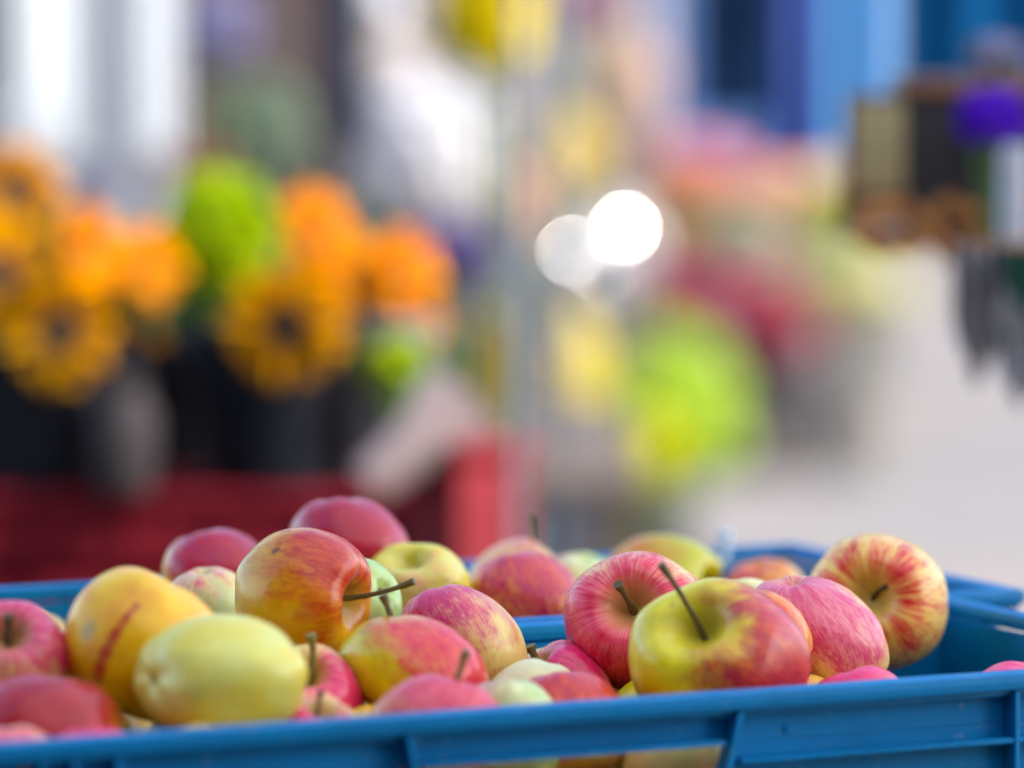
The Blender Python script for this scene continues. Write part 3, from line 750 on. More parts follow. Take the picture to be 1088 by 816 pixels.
# ---------------------------------------------------------------- red crates carrying the flower buckets
REDP = simple('red_crate_plastic', (.19, .008, .018, 1), (.09, .003, .008, 1), .6, scale=5, spec=.15)
PINKP = simple('sunlit_red_crate_plastic', (.22, .016, .022, 1), (.15, .008, .014, 1), .6, scale=7, spec=.15)  # crate red made lighter and pinker for the sunlight on it
def red_crate(label, x, y, z, L, W, H, rz, mat):
    o = empty('plastic_crate', (x, y, z), rz); tag(o, label, 'crate', 'red plastic crates under the flowers')
    p = MB(); p.box(-L / 2, L / 2, -W / 2, W / 2, H - .012, H, .003)
    p.build('top_board', mat, o)
    for nm, bx in (('front_panel', (-L / 2 + .004, L / 2 - .004, -W / 2 + .006, -W / 2 + .010)), ('back_panel', (-L / 2 + .004, L / 2 - .004, W / 2 - .010, W / 2 - .006)),
                   ('end_panel', (-L / 2 + .006, -L / 2 + .010, -W / 2 + .012, W / 2 - .012)), ('end_panel', (L / 2 - .010, L / 2 - .006, -W / 2 + .012, W / 2 - .012))):
        p = MB(); x0, x1, y0, y1 = bx
        zz = [0.004, H * .22, H * .26, H * .48, H * .52, H * .74, H * .78, H - .0125]
        for a, b in zip(zz[::2], zz[1::2]): p.box(x0, x1, y0, y1, a, b)
        if x1 - x0 > y1 - y0:
            for q in range(7):
                xx = x0 + (x1 - x0) * q / 6
                ya, yb = (y0 - .005, y0 - .0004) if 'front' in nm else (y1 + .0004, y1 + .005)
                p.box(max(xx - .004, x0), min(xx + .004, x1), ya, yb, 0, H - .013)
        else:
            for q in range(5):
                yy = y0 + (y1 - y0) * q / 4
                xa, xb = (x0 - .005, x0 - .0004) if x0 < 0 else (x1 + .0004, x1 + .005)
                p.box(xa, xb, max(yy - .004, y0), min(yy + .004, y1), 0, H - .013)
        p.build(nm, mat, o, False)
    return o
ST = .872
nst = 0
for ci, xx in enumerate((-1.08, -.49)):
    for lv in range(3):
        lab = ['bottom', 'middle', 'top'][lv] + ' crate of the ' + ['left', 'right'][ci] + ' stack of dark red crates under the orange flowers'
        if ci == 2:
            continue
        red_crate(lab, (xx + .10) * .84, 4.02, lv * ST / 3, .480, .36, ST / 3 - .002, 0, REDP)
o = empty('plastic_bin', (at(494, 500, 3.75).x, 3.76, 0), math.radians(40)); tag(o, 'tall narrow sunlit red plastic bin at the right end of the red crates', 'bin')
p = MB(); p.box(-.037, .037, -.037, .037, .004, .905, .004)
for sx in (-1, 1):
    for sy in (-1, 1): p.box(sx * .034 - .005, sx * .034 + .005, sy * .034 - .005, sy * .034 + .005, 0, .907, .002)
p.build('body', PINKP, o)
p = MB(); p.box(-.044, .044, -.044, .044, .908, .922, .004); p.build('lid', PINKP, o)
bucket('black bucket holding the leftmost orange sunflowers', 38, 3.92, .088, ST, .992, BLK)
bucket('black bucket in shade behind the brown jar', 172, 4.08, .075, ST, .985, BLK)
bucket('broad black bucket under the middle sunflowers', 298, 3.92, .086, ST, 1.008, BLK)
# brown jar between the buckets
JAR = simple('brown_glazed_jar', (.03, .026, .028, 1), (.05, .04, .042, 1), .7, spec=.2)
c = at(132, 450, 3.83); o = empty('stoneware_jar', (c.x, c.y, ST)); tag(o, 'small brown-grey jar between two black buckets', 'jar')
p = MB(); p.lathe([(0, 0), (.022, 0), (.029, .025), (.029, .065), (.019, .085), (.023, .097), (.018, .097), (.014, .08), (0, .07)], 28); p.build('body', JAR, o)
# pale translucent bucket and paper sleeve at the right end
FROST = simple('frosted_plastic', (.26, .27, .27, 1), (.20, .21, .22, 1), .5, trans=.3, spec=.2)
bucket('pale frosted bucket beside the right-hand sunflowers', 410, 3.90, .047, ST, 1.018, FROST)
PAPER = simple('white_wrapping_paper', (.52, .40, .38, 1), (.36, .27, .26, 1), .8, trans=.3)
def paper_cone(label, a, b, r0, r1, mat, group=None, name='paper_sleeve'):
    a = Vector(a); b = Vector(b); o = empty(name, a); tag(o, label, 'paper sleeve', group)
    p = MB(); dv = b - a; e1 = dv.orthogonal().normalized(); e2 = dv.cross(e1).normalized(); n = 26
    rings = []
    for j in range(6):
        t = j / 5; r = r0 + (r1 - r0) * t
        rings.append([p.bm.verts.new(dv * t + (e1 * math.cos(2 * math.pi * i / n) + e2 * math.sin(2 * math.pi * i / n)) * r * (1 + .10 * t * math.sin(i * 2.9)) + dv * (.05 * t * math.sin(i * 1.7))) for i in range(n)])
    for q, s_ in zip(rings, rings[1:]):
        for i in range(n): p.bm.faces.new((q[i], q[(i + 1) % n], s_[(i + 1) % n], s_[i]))
    p.bm.faces.new(rings[0])
    p.build('wrapper', mat, o)
    return o
paper_cone('white paper sleeve leaning on the red crates', at(392, 515, 3.72), at(498, 425, 3.74), .018, .032, PAPER)

# ---------------------------------------------------------------- sunflowers (each one its own)
SF = [
 ('tall golden sunflower at the left edge, highest of the left bucket', 16, 205, 4.00, .094, (.1, .3, .9), YO_P, 38),
 ('golden sunflower at the left edge below the highest one', -2, 292, 3.94, .098, (.3, .2, .9), YO_P, 38),
 ('bright orange sunflower above the jar, left of its twin', 94, 268, 3.90, .086, (.75, .30, .6), OR_P, 172),
 ('bright orange sunflower above the jar, right of its twin', 158, 282, 3.96, .076, (.75, .25, .6), OR_P, 172),
 ('golden sunflower with a dark centre facing us, over the leftmost black bucket', 64, 352, 3.84, .102, (-.05, .05, 1), YO_P, 38),
 ('drooping shaded sunflower between the two bucket groups', 150, 360, 4.04, .070, (-.7, -.3, .6), YO_P, 172),
 ('golden sunflower with a dark centre facing us, over the broad black bucket', 306, 346, 3.82, .108, (-.15, -.05, 1), YO_P, 298),
 ('bright orange sunflower topping the middle bunch', 338, 250, 3.94, .090, (.7, .40, .6), OR_P, 298),
 ('golden sunflower right of the dark-centred middle one', 372, 292, 3.90, .078, (.65, .3, .7), OR_P, 298),
 ('bright orange sunflower at the right end of the middle bunch', 432, 292, 3.90, .086, (.75, .2, .6), OR_P, 410),
 ('orange sunflower hanging lowest at the right end of the bunch', 444, 338, 3.88, .058, (.5, 0, .8), OR_P, 410),
]
for i, s_ in enumerate(SF):
    sunflower(*s_, bz=ST + .012, seed=200 + i)
LIMEP = petal_mat('lime_petal', (.50, .62, .004, 1), (.36, .50, .004, 1), .5)
bunch('lime green chrysanthemum bunch between the sunflower bunches', 'flower bunch', 'flower_bunch', 232, 250, 4.06, .055, .060, [LIMEP], ST + .02, 240, .012, LEAFL, 20, 31)
bunch('small bright green leafy bunch under the right-hand sunflowers', 'flower bunch', 'leafy_bunch', 420, 382, 3.86, .032, .022, [LIMEP], ST + .02, 60, .009, LEAFL, 40, 32)

for px, py, d_, rx_, rz_, lb, sd in ((40, 318, 4.5, .13, .085, 'dark leafy greenery behind the leftmost sunflowers', 91), (180, 330, 4.6, .11, .085, 'dark leafy greenery behind the jar', 92), (330, 335, 4.5, .11, .07, 'dark leafy greenery behind the middle sunflowers', 93), (440, 400, 4.6, .05, .04, 'dark leafy greenery low behind the frosted bucket', 94)):
    bunch(lb, 'greenery', 'greenery_bunch', px, py, d_, rx_, rz_, [LEAFG], .30, 60, .03, LEAFG, 260, sd, 'dark greenery behind the sunflowers')
    bucket('black floor bucket of the ' + lb.replace(' leafy', ''), px, d_, .075, 0, .40, BLK)

# grey pole of the next stall
c = at(547, 300, 3.6)
o = empty('stall_pole', (c.x, 3.6, 0)); tag(o, 'slim grey metal pole standing at the right end of the flower stall', 'pole')
p = MB(); p.tube([(0, 0, .02), (0, 0, 2.4)], [.0040, .0040], 12); p.build('shaft', GREYM, o)
p = MB(); p.lathe([(0, 0), (.15, 0), (.15, .02), (.03, .04), (.03, .10), (0, .10)], 24); p.build('foot_plate', DARKM, o)

# ---------------------------------------------------------------- second row of flowers, 6 to 9 m away
def stand(label, x0, x1, y, depth, z, mat, lw=.02):
    o = empty('display_bench', ((x0 + x1) / 2, y, 0)); tag(o, label, 'bench', 'flower display benches'); L = (x1 - x0) / 2
    p = MB()
    for i in range(3): p.box(-L, L, -depth / 2 + i * depth / 3, -depth / 2 + (i + 1) * depth / 3 - .006, z - .022, z, .003)
    p.build('bench_top', mat, o)
    for sx in (-1, 1):
        for sy in (-1, 1):
            p = MB(); cx_ = sx * (L - .04); cy_ = sy * (depth / 2 - .03)
            p.box(cx_ - lw, cx_ + lw, cy_ - lw, cy_ + lw, 0, z - .0225); p.build('leg', mat, o, False)
    return o
DWOOD = simple('dark_bench_wood', (.10, .07, .05, 1), None, .7, bump=.3)
PURP = petal_mat('purple_petal', (.20, .04, .50, 1), (.12, .03, .32, 1), .3)
WHT = petal_mat('white_petal', (.92, .91, .91, 1), (.86, .84, .85, 1), .2)
YELP = petal_mat('yellow_petal', (.92, .80, .01, 1), (.88, .72, .01, 1), .25)
OCH = petal_mat('ochre_petal', (.60, .38, .05, 1), (.46, .30, .05, 1), .3)
OCHB = petal_mat('deep_yellow_petal', (.70, .42, .02, 1), (.55, .32, .02, 1), .3)
SALP = petal_mat('salmon_petal', (.80, .34, .24, 1), (.78, .48, .24, 1), .35)
PNKP = petal_mat('pink_petal', (.78, .26, .32, 1), (.62, .14, .20, 1), .35)
DPK = petal_mat('wine_red_petal', (.40, .03, .07, 1), (.28, .02, .05, 1), .3)
SAGE = petal_mat('sage_petal', (.44, .54, .40, 1), (.34, .44, .30, 1), .3)
LAV = petal_mat('lavender_petal', (.40, .38, .58, 1), (.30, .30, .46, 1), .3)
CRM = petal_mat('cream_petal', (.80, .66, .44, 1), (.74, .52, .38, 1), .35)
CRMY = petal_mat('cream_yellow_petal', (.88, .82, .48, 1), (.84, .74, .38, 1), .45)
MAGP = petal_mat('magenta_petal', (.40, .03, .22, 1), (.28, .03, .18, 1), .3)

stand('dark wooden bench carrying tall vases behind the sunflowers', -1.1, .16, 6.15, 1.3, .72, DWOOD)
G2 = 'flowers on the bench behind the sunflowers'
def vase_with(label, px, py, d, rx, rz, mats, z0, vh, vr, vmat, vlab, seed, n=70, fl=.02, leaf=LEAFG, nleaf=24, group=None):
    bunch(label, 'flower bunch', 'flower_bunch', px, py, d, rx, rz, mats, z0 + .03, n, fl, leaf, nleaf, seed, group)
    c = at(px, py, d)
    bucket(vlab, px, d, vr, z0, z0 + vh, vmat, 'flower_vase', 'vase', group + ' vases' if group else None, False, x=c.x)
vase_with('violet statice bunch behind the right-hand sunflowers', 484, 278, 5.6, .066, .050, [PURP, PURP, LAV], .72, .14, .045, ZINC, 'dark zinc vase with the violet statice', 41, 260, .014, LEAFG, 10, G2)
vase_with('big white hydrangea bunch, largest white blossom mass of the picture', 460, 166, 6.0, .090, .108, [WHT], .72, .22, .04, ZINC, 'dark zinc vase under the big white hydrangea bunch', 42, 420, .022, WHT, 10, G2)
vase_with('smaller pinkish white rose bunch, upper left of the big white one', 418, 92, 6.45, .046, .07, [WHT, CRM], .72, .34, .035, ZINC, 'tall dark zinc vase under the pinkish white roses', 43, 160, .018, WHT, 10, G2)
vase_with('bright yellow forsythia bunch at the top edge', 522, 14, 5.3, .050, .070, [YELP], .0, .70, .05, ZINC, 'tall dark floor vase of the bright yellow bunch', 44, 700, .016, YELP, 10, G2)
vase_with('darker yellow bunch at the top edge, left of the bright yellow one', 474, 18, 6.35, .020, .055, [OCH, YELP], .72, .36, .03, ZINC, 'narrow dark zinc vase of the darker yellow bunch', 45, 40, .012, OCH, 10, G2)
vase_with('white flower bunch cut off by the top edge, above the pinkish white roses', 394, 0, 6.50, .045, .040, [WHT], .72, .40, .03, ZINC, 'tall dark zinc vase of the white bunch at the top edge', 46, 70, .016, WHT, 10, G2)
vase_with('sage green eucalyptus bunch above the lime chrysanthemums', 286, 142, 6.10, .045, .075, [SAGE], .72, .22, .04, ZINC, 'dark zinc vase of the sage eucalyptus', 47, 300, .016, SAGE, 30, G2)
vase_with('lavender bunch high at the left of the eucalyptus', 232, 30, 6.5, .05, .06, [LAV], .72, .32, .035, ZINC, 'tall dark zinc vase of the lavender', 48, 260, .014, LAV, 20, G2)
vase_with('mauve grey dried flower bunch under the white hydrangeas', 362, 178, 6.2, .06, .055, [simple('dried_petal', (.36, .30, .28, 1), (.26, .22, .22, 1), .8)], .72, .18, .04, ZINC, 'dark zinc vase of dried flowers', 49, 200, .016, SAGE, 10, G2)
vase_with('rust-red dahlia bunch behind the lime chrysanthemums', 214, 190, 5.9, .04, .035, [simple('rust_petal', (.36, .10, .02, 1), None, .6)], .72, .12, .035, BLK, 'black vase of the rust-red dahlias', 50, 50, .016, LEAFG, 10, G2)
vase_with('dusty pink carnation bunch right of the big white hydrangeas', 548, 215, 6.5, .045, .05, [CRM, SALP], .72, .16, .035, ZINC, 'dark zinc vase of the dusty pink carnations', 51, 220, .016, CRM, 10, G2)
vase_with('ochre yellow solidago bunch left of the grey pole', 524, 396, 5.4, .026, .07, [OCHB], .55, .12, .025, ZINC, 'small dark zinc vase of the ochre bunch', 52, 220, .012, OCH, 10, G2)
stand('low dark bench under the ochre bunch', -.25, .12, 5.4, .35, .55, DWOOD)
# rolled navy parasol, far behind
o = empty('closed_parasol', (at(364, 90, 5.45).x, 5.45, 0)); tag(o, 'rolled-up navy parasol standing behind the flower bench', 'parasol')
NAVY = simple('navy_canvas', (.010, .013, .035, 1), None, .9)
p = MB(); p.tube([(0, 0, 0), (0, 0, 1.12)], [.012, .012], 10); p.build('pole', DARKM, o)
p = MB(); p.lathe([(0, 1.11), (.026, 1.13), (.028, 1.25), (.030, 1.6), (.028, 2.1), (0, 2.25)], 20); p.build('folded_canopy', NAVY, o)
# white canvas side panels hanging from the frame of the next stall
WCAN = simple('white_side_canvas', (.56, .60, .63, 1), (.50, .54, .58, 1), .8, scale=3, trans=.05, spec=.1)
def hanging(label, px0, px1, pyb, d, top, mat, cat='side curtain', name='side_curtain', waves=5, group=None, amp=.012, turn=0.0, sag=0.0):
    a = at(px0, pyb, d); b = at(px1, pyb, d)
    o = empty(name, ((a.x + b.x) / 2, d, 0), turn); tag(o, label, cat, group)
    p = MB(); n = 60; wdt = (b.x - a.x) / math.cos(turn); fr = []; bk = []
    for zz in (a.z, top):
        fr.append([p.bm.verts.new((-wdt / 2 + wdt * i / n, amp * math.sin(i / n * waves * 6.28), zz - (sag * (math.sin(i / n * 3.1) + .07 * math.sin(i / n * 17)) if zz < top else 0))) for i in range(n + 1)])
        bk.append([p.bm.verts.new((-wdt / 2 + wdt * i / n, (.004 if amp > 0 else 0) + amp * math.sin(i / n * waves * 6.28), zz - (sag * (math.sin(i / n * 3.1) + .07 * math.sin(i / n * 17)) if zz < top else 0))) for i in range(n + 1)])
    for i in range(n):
        p.bm.faces.new((fr[0][i], fr[0][i + 1], fr[1][i + 1], fr[1][i])); p.bm.faces.new((bk[0][i + 1], bk[0][i], bk[1][i], bk[1][i + 1]))
        p.bm.faces.new((fr[0][i + 1], fr[0][i], bk[0][i], bk[0][i + 1])); p.bm.faces.new((fr[1][i], fr[1][i + 1], bk[1][i + 1], bk[1][i]))
    for j in (0, n): p.bm.faces.new((fr[0][j], fr[1][j], bk[1][j], bk[0][j]))
    p.build('cloth', mat, o)
    return o
hanging('wide white canvas panel hanging at the upper left', 22, 122, 172, 5.9, 1.9, WCAN, group='white canvas panels', turn=.6, amp=.004)
hanging('narrow white canvas panel hanging right of the wide one', 148, 188, 160, 5.9, 1.9, WCAN, waves=2, group='white canvas panels', turn=.6, amp=.004)
o = empty('canvas_gantry', (at(100, 0, 5.9).x, 5.9, 0)); tag(o, 'steel tube gantry the white canvas panels hang from', 'gantry')
p = MB(); p.tube([(-.6, 0, 1.9), (.6, 0, 1.9)], [.015, .015], 10); p.build('cross_bar', GREYM, o)
for sx in (-.6, .6):
    p = MB(); p.tube([(sx, .03, 0), (sx, .03, 1.9)], [.015, .015], 10); p.build('post', GREYM, o)

# ---------------------------------------------------------------- plants on the plaza, 9 to 16 m away
G3 = 'pot plants standing on the plaza'
def pot_plant(label, px, py, d, rx, rz, mats, z0, potr, poth, potm, seed, n=120, fl=.035, leaf=LEAFG, nleaf=60, ry=None):
    c = at(px, py, d)
    o = bunch(label, 'potted plant', 'potted_plant', px, py, d, rx, rz, mats, z0, n, fl, leaf, nleaf, seed, G3, ry)
    p = MB(); p.lathe([(0, 0), (potr * .75, 0), (potr, poth), (potr * 1.06, poth), (potr * 1.06, poth * .9), (potr * .99, poth * .88), (potr * .9, poth * .85), (0, poth * .85)], 24)
    p.build('pot', potm, o)
    return o
LG1 = petal_mat('bright_lime_bract', (.40, .50, .012, 1), (.30, .42, .02, 1), .4)
LG2 = petal_mat('pale_lime_bract', (.66, .80, .26, 1), (.54, .74, .12, 1), .55)
pot_plant('large lime green hydrangea plant on the paving in the middle distance', 688, 418, 10.8, .21, .17, [LG1, LG2, LIMEP], 0.0, .12, .15, DPOT, 61, 1600, .040, LEAFL, 20)
pot_plant('narrow lime green hydrangea plant left of the large one, beside the cream yellow roses', 645, 436, 9.8, .085, .15, [LG1, LG2, LIMEP], 0.0, .07, .12, DPOT, 79, 420, .035, LEAFL, 16)
pot_plant('second lime green hydrangea plant, lower and right of the large one', 694, 460, 10.0, .19, .12, [LG1, LG1, LG2], 0.0, .09, .12, DPOT, 78, 1100, .035, LEAFL, 16)
pot_plant('yellow-green plant low in front of the large lime hydrangea', 664, 476, 9.4, .10, .065, [LIMEP, YELP], 0.0, .08, .12, DPOT, 62, 400, .028, LEAFL, 40)
pot_plant('cream yellow rose plant right of the grey pole', 602, 400, 7.4, .052, .112, [CRMY, YELP], 0.0, .07, .25, NAVYB, 63, 420, .024, CRM, 20)
pot_plant('wine-red heuchera plant behind the lime hydrangea', 815, 335, 13.8, .16, .13, [DPK, PNKP], 0.16, .16, .12, DPOT, 64, 600, .04, DPK, 80)
pot_plant('dusty red plant left of the wine-red one', 720, 305, 14.2, .15, .075, [DPK, PNKP], 0.16, .15, .12, DPOT, 65, 450, .04, DPK, 60)
pot_plant('pale green cabbage plant above the wine-red one', 792, 248, 15.0, .15, .10, [SAGE, SAGE, CRM], 0.36, .15, .12, DPOT, 66, 420, .04, LEAFG, 70)
pot_plant('pink azalea above the pale green plant, left', 738, 185, 16.2, .20, .10, [SALP, PNKP], 0.58, .18, .12, TERRA, 67, 600, .045, SALP, 30)
pot_plant('peach azalea above the pale green plant, right', 826, 196, 16.2, .17, .09, [SALP, CRM], 0.58, .18, .12, TERRA, 68, 520, .045, OCH, 40)
pot_plant('olive shrub between the white glints and the pale green plant', 722, 238, 15.4, .10, .10, [OCH], 0.36, .14, .12, DPOT, 69, 160, .04, LEAFG, 90)
pot_plant('bright lime shrub at the right end of the plant group', 884, 232, 14.6, .075, .14, [LIMEP, LG1], 0.36, .12, .12, DPOT, 70, 320, .035, LEAFL, 60)
pot_plant('pale yellow-green ground plant right of the wine-red one', 905, 302, 13.2, .16, .07, [LG2, CRM], 0.0, .16, .3, SPOT, 71, 380, .04, LEAFL, 50)
pot_plant('yellow rose plant high above the white glints', 598, 168, 8.3, .064, .080, [YELP, CRM], 0.72, .06, .14, ZINC, 72, 320, .026, YELP, 20)
pot_plant('cream pink rose plant at the top edge, right of the yellow one', 660, 92, 9.0, .085, .12, [CRM, simple('blush_petal', (.70, .56, .50, 1), (.62, .52, .50, 1), .6)], 0.72, .07, .18, ZINC, 73, 480, .028, CRM, 20)
pot_plant('magenta fuchsia plant cut by the top edge, right of the grey pole', 622, 0, 8.8, .05, .035, [MAGP], 0.72, .06, .25, ZINC, 74, 70, .024, LEAFG, 20)
stand('slim-legged bench under the yellow and cream rose plants', -.02, .27, 8.6, .95, .72, DWOOD, .006)
stand('low bench under the red-leaved plants', .42, 1.02, 14.0, .7, .16, DWOOD)
stand('bench in the plant group under the pale green and lime plants', .45, 1.22, 15.0, .9, .36, DWOOD)
stand('highest bench at the back of the plant group under the azaleas', .40, 1.25, 16.2, .6, .58, DWOOD)
bucket('dark bucket on the paving under the wine-red plant', 800, 13.1, .12, 0, .26, DPOT)
bucket('blue-grey bucket on a low stool right of the red crates', 584, 6.4, .062, .48, .69, NAVYB, group=None)
stand('low dark stool under the blue-grey bucket', -.02, .16, 6.4, .2, .48, DWOOD)

# foil tags added to make sun glints, tilted to mirror sun to camera
FOIL = simple('silver_foil', (.95, .95, .95, 1), (.9, .9, .9, 1), .24, metal=1.0)
H_ = (SD + Vector((0, -1, .03)).normalized()).normalized()
def foil(label, px, py, d, size, z0):
    c = at(px, py, d); o = empty('added_glint_tag', (c.x, c.y, z0)); tag(o, label, 'foil tag', 'silver foil tags added among the flowers for sun glints')
    e1 = H_.cross(Vector((0, 0, 1))).normalized(); e2 = e1.cross(H_)
    Mx = Matrix((e1, e2, H_)).transposed().to_4x4(); Mx.translation = Vector((0, 0, c.z - z0))
    p = MB(); p.box(-size / 2, size / 2, -size / 2, size / 2, -.001, .001, 0, Mx); p.build('tag_plate', FOIL, o, False)
    p = MB(); p.tube([(0, .004, 0), (0, .004, c.z - z0)], [.002, .002], 6); p.build('stick', GREYM, o)
foil('added silver foil tag catching the sun most brightly', 664, 242, 8.3, .0080, .72)
foil('added silver foil tag catching the sun, left of the brightest one', 606, 267, 7.34, .0050, .25)
foil('added silver foil tag catching the sun, lowest of the three', 640, 292, 8.25, .0030, .72)
foil('faint silver foil tag added in the blue-grey bucket right of the red bin', 566, 494, 6.33, .0018, .60)
foil('faint silver foil tag added in the white hydrangea bunch', 470, 196, 6.2, .0016, .80)
for px, py, rx_, lb, sd in ((606, 276, .045, 'white chrysanthemum pot left of the brightest foil tag', 75), (662, 252, .055, 'white chrysanthemum pot right behind the brightest foil tag', 76), (645, 300, .035, 'small white chrysanthemum pot below the brightest foil tag', 77)):
    pot_plant(lb, px, py, 8.45, rx_, rx_, [WHT], .72, .04, .06, ZINC, sd, 110, .022, WHT, 14)

# ---------------------------------------------------------------- stand at the upper right with the box of purple flowers
TAN = simple('tan_plywood', (.42, .33, .16, 1), (.36, .28, .13, 1), .7, scale=6)
DINT = simple('dark_slate_board', (.022, .020, .024, 1), (.035, .03, .03, 1), .6)
BRW = simple('brown_wood_frame', (.24, .11, .05, 1), (.17, .08, .04, 1), .65, scale=14)
WICK = simple('ginger_wicker', (.60, .26, .06, 1), (.30, .11, .03, 1), .8, scale=30, bump=.6)
D4 = 3.15
a = at(932, 250, D4); zsh = a.z
o = empty('display_stand', (at(1140, 300, D4 + .12).x, D4 + .12, 0)); tag(o, 'narrow display stand at the right edge holding the dark box', 'stand')
p = MB(); p.tube([(0, 0, 0), (0, 0, zsh - .012)], [.014, .014], 12); p.build('post', GREYM, o)
p = MB(); p.lathe([(0, 0), (.16, 0), (.16, .02), (.02, .04), (0, .04)], 24); p.build('base', DARKM, o)
x0 = at(912, 250, D4).x - o.location.x; x1 = .12
p = MB(); p.box(x0, x1, -.145, .08, zsh - .007, zsh, .002); p.build('shelf', BRW, o)
bx = at(906, 210, D4); cx2 = at(958, 210, D4); ex = at(1120, 210, D4); tz = at(930, 108, D4).z; bz_ = zsh + .001
o = empty('wooden_box', ((bx.x + ex.x) / 2, D4, bz_)); tag(o, 'wooden box with a tan side board and dark front, at the upper right', 'box')
ox = o.location.x; H4 = tz - bz_
p = MB(); p.box(bx.x - ox, cx2.x - ox, -.02, -.012, .03, H4, .001); p.build('side_board', TAN, o)
p = MB(); p.box(cx2.x - ox + .0005, ex.x - ox, -.016, -.008, .004, H4 + .004, .001); p.build('dark_front', DINT, o)
p = MB(); p.box(cx2.x - ox - .002, ex.x - ox, -.024, .10, H4 + .0045, H4 + .017, .001); p.build('top_board', BRW, o)
p = MB(); p.box(bx.x - ox, ex.x - ox, .094, .10, .004, H4 + .004, .001); p.build('back_board', BRW, o)
# plaited garland along the shelf
p = MB(); rnd = random.Random(5)
for k2 in range(2):
    pts = []
    for i in range(40):
        t = i / 39; q = at(914 + 178 * t, 242 - 22 * math.sin(t * 8.0 + k2 * 3.1) , D4 - .035 - .13 * 0)
        pts.append(q + Vector((0, .006 * math.cos(t * 22 + k2 * 3.14), .004 * math.sin(t * 22 + k2 * 3.14))))
    p.tube(pts, [.0072 + .0015 * math.sin(i * 1.3) for i in range(40)], 8)
tag(p.build('wicker_garland', WICK), 'ginger plaited wicker garland along the foot of the dark box', 'garland')
VIO = petal_mat('violet_petal', (.20, .04, .78, 1), (.13, .02, .55, 1), .3)
bunch('violet flower bunch in front of the dark box at the right edge', 'flower bunch', 'flower_bunch', 1054, 126, D4 - .055, .026, .020, [VIO], zsh + .002, 60, .009, VIO, 8, 81)
bunch('pale grey-lilac flower bunch on top of the dark box', 'flower bunch', 'flower_bunch', 1062, 62, D4 + .05, .022, .014, [LAV, simple('greyish_petal', (.34, .33, .36, 1), None, .8)], tz + .018, 40, .010, SAGE, 6, 82)
c = at(1078, 255, D4 - .09); o = empty('pale_candle', (c.x, c.y, zsh)); tag(o, 'pale grey candle standing at the right end of the shelf', 'candle')
hc = at(1078, 155, D4 - .09).z - zsh
p = MB(); p.lathe([(0, 0), (.011, 0), (.011, hc - .002), (.008, hc), (0, hc)], 20); p.build('wax', simple('grey_wax', (.50, .52, .58, 1), None, .4), o)
p = MB(); p.tube([(0, 0, hc), (.001, 0, hc + .008)], [.0008, .0006], 6); p.build('wick', DARKM, o)
k = NT('striped_grey_cloth'); tc = k.n('ShaderNodeTexCoord').outputs['Object']
wv = k.n('ShaderNodeTexWave'); wv.wave_type = 'BANDS'; wv.bands_direction = 'X'; wv.inputs['Scale'].default_value = 32; wv.inputs['Distortion'].default_value = 2.5; k.l(tc, wv.inputs['Vector'])
k.l(k.mix(wv.outputs['Fac'], (.09, .085, .09, 1), (.36, .34, .36, 1)), k.b.inputs['Base Color']); k.b.inputs['Roughness'].default_value = .9
zt_ = zsh - .013
hanging('grey striped cloth hanging from the shelf', 1012, 1066, 335, D4 - .135, zt_ + .012, k.m, 'cloth', 'striped_cloth', 3, None, .005, sag=.045)
hanging('pale grey cloth hanging beside the striped one at the right edge', 1060, 1110, 385, D4 - .118, zt_ + .010, simple('pale_grey_cloth', (.42, .42, .46, 1), None, .9), 'cloth', 'grey_cloth', 3, None, .006, sag=.03)
hanging('dark green cloth corner at the right edge under the shelf', 1064, 1125, 300, D4 - .150, zt_ + .012, simple('bottle_green_cloth', (.005, .07, .045, 1), None, .8), 'cloth', 'green_cloth', 3, None, .004, sag=.02)

# ---------------------------------------------------------------- blue tarpaulins hanging from the stall behind the stand
TLB = simple('light_blue_tarpaulin', (.09, .28, .58, 1), (.08, .25, .52, 1), .9, scale=3, spec=.05)
TTE = simple('teal_blue_tarpaulin', (.002, .060, .17, 1), (.002, .05, .14, 1), .9, scale=3, spec=.05)
TNV = simple('navy_tarpaulin', (.004, .012, .035, 1), (.008, .025, .07, 1), .9, scale=4, spec=.05)
TMB = simple('mid_blue_tarpaulin', (.06, .10, .34, 1), (.03, .06, .22, 1), .9, scale=3, spec=.05)
GT = 'blue tarpaulin strips of the stall behind'
hanging('light blue tarpaulin strip left of the teal one', 878, 946, 155, 4.5, 2.1, TLB, 'tarpaulin', 'tarpaulin_strip', 1, GT, .006)
hanging('teal tarpaulin behind the dark box', 952, 1130, 120, 4.52, 2.1, TTE, 'tarpaulin', 'tarpaulin_strip', 2, GT, .006)
hanging('navy tarpaulin strip, darkest and widest', 738, 826, 122, 5.4, 2.1, TNV, 'tarpaulin', 'tarpaulin_strip', 2, GT, .006)
hanging('mid blue tarpaulin strip hanging lowest, right of the navy one', 806, 884, 168, 5.5, 2.1, TMB, 'tarpaulin', 'tarpaulin_strip', 2, GT, .006)
o = empty('tarpaulin_gantry', (.85, 5.5, 0)); tag(o, 'steel tube gantry the blue tarpaulin strips hang from', 'gantry')
for y, xa, xb in ((4.51, .30 - .85, .95 - .85), (5.45, .15 - .85, 1.25 - .85)):
    p = MB(); p.tube([(xa, y - 5.5, 2.1), (xb, y - 5.5, 2.1)], [.014, .014], 10); p.build('cross_bar', GREYM, o)
    p = MB(); p.tube([(xb, y - 5.5, 0), (xb, y - 5.5, 2.1)], [.016, .016], 10); p.build('post', GREYM, o)
p = MB(); p.tube([(-.10, -.99, 2.1), (-.10, -.05, 2.1)], [.013, .013], 10); p.build('side_bar', GREYM, o)

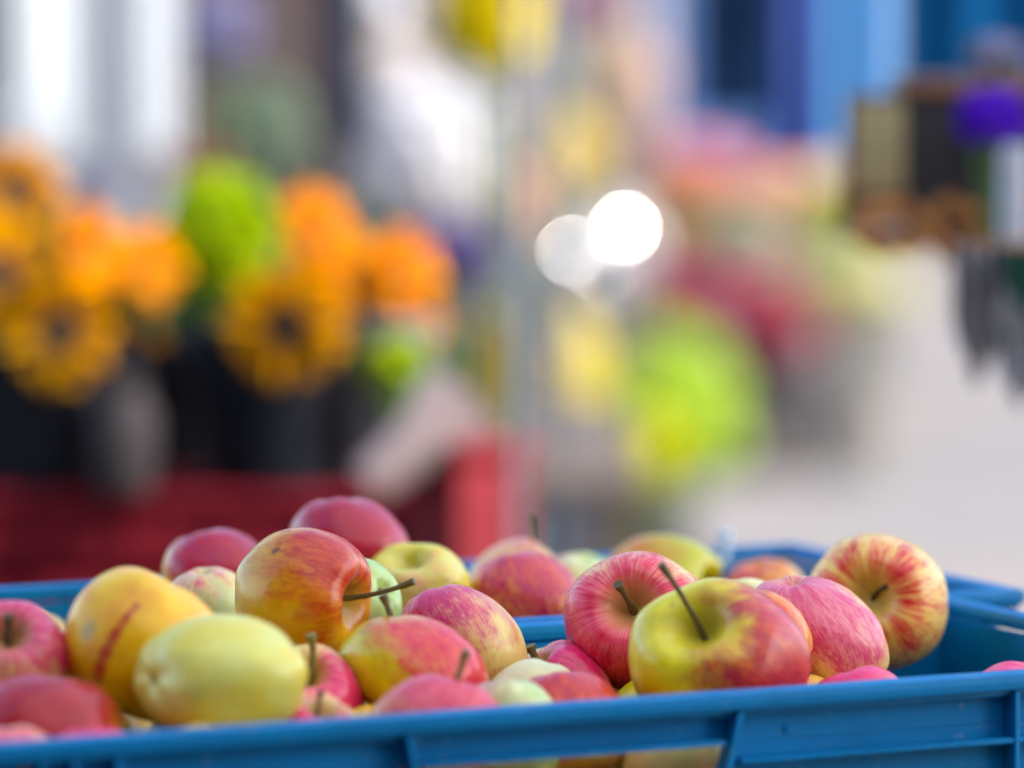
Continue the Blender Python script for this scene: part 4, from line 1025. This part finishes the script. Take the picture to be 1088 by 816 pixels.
# ---------------------------------------------------------------- houses across the square
GLASS = simple('window_glass', (.03, .04, .05, 1), None, .08)
def house(label, x0, x1, y, h, wallc, doorc, trimc, openings):
    o = empty('town_house', ((x0 + x1) / 2, y, 0)); tag(o, label, 'house', 'houses across the square')
    L = (x1 - x0) / 2
    wm = simple('plaster_' + label.split()[0], wallc, None, .85, scale=1.2, bump=.3)
    tm = simple('trim_' + label.split()[0], trimc, None, .6)
    dm = simple('door_' + label.split()[0], doorc, None, .5)
    p = MB(); p.box(-L, L, 0, 8, 0, h); p.build('wall', wm, o, False)
    p = MB(); p.prism([(-L - .2, h), (L + .2, h), (L + .2, h + .15), (0, h + 2.6), (-L - .2, h + .15)], -.25, 8.2); p.build('roof', simple('clay_roof_tiles', (.30, .10, .06, 1), None, .8), o, False)
    for kind, xa, xb, za, zb in openings:
        xa -= o.location.x; xb -= o.location.x
        if kind == 'door':
            q = MB(); q.box(xa, xb, -.05, -.003, za + .02, zb, .01); d_ = q.build('door', dm, o, False)
            q = MB(); q.tube([(xb - .12, -.05, 1.0), (xb - .12, -.11, 1.0), (xb - .12, -.11, 1.12)], [.012] * 3, 8); q.build('handle', DARKM, d_)
            q = MB(); q.box(xa - .1, xa - .003, -.08, -.003, 0, zb + .1); q.box(xb + .003, xb + .1, -.08, -.003, 0, zb + .1); q.box(xa, xb, -.08, -.003, zb + .003, zb + .1); q.build('frame', tm, d_, False)
        else:
            q = MB(); q.box(xa, xb, -.03, -.004, za, zb); d_ = q.build('window', GLASS, o, False)
            q = MB()
            q.box(xa - .07, xa - .002, -.06, -.003, za - .05, zb + .07); q.box(xb + .002, xb + .07, -.06, -.003, za - .05, zb + .07); q.box(xa, xb, -.06, -.003, zb + .002, zb + .07)
            q.box((xa + xb) / 2 - .025, (xa + xb) / 2 + .025, -.055, -.032, za, zb); q.build('frame', tm, d_, False)
            q = MB(); q.box(xa - .1, xb + .1, -.12, -.003, za - .09, za - .052); q.build('sill', tm, d_, False)
    return o
def ops(x0, x1, doorx, h):
    out = [('door', doorx - .5, doorx + .5, 0, 2.1)]
    x = x0 + 1.0
    while x < x1 - 1.0:
        if abs(x - doorx) > 1.2: out.append(('window', x - .45, x + .45, .9, 2.2))
        for fl in range(1, int(h // 2.9)): out.append(('window', x - .45, x + .45, .9 + fl * 2.9, 2.3 + fl * 2.9))
        x += 1.9
    return out
house('grey plastered house behind the flower stall', -9.6, -.55, 24.0, 6.0, (.16, .16, .21, 1), (.08, .05, .04, 1), (.55, .55, .58, 1), ops(-9.6, -.55, -1.4, 6.0))
house('cream plastered house in the middle with a blue door', -.50, 3.4, 26.5, 5.8, (.33, .29, .29, 1), (.05, .12, .30, 1), (.70, .66, .60, 1), ops(-.50, 3.4, 1.35, 5.8))
house('blue painted house at the right across the square', 3.45, 12, 26.8, 6.2, (.10, .22, .42, 1), (.03, .05, .10, 1), (.30, .45, .62, 1), ops(3.45, 12, 5.0, 6.2))
house('dark timber house added out of view behind the photographer', -9, 9, -10.3, 6.0, (.10, .08, .07, 1), (.06, .05, .05, 1), (.12, .11, .10, 1), [])  # unseen house, added to block low sky light from the camera side
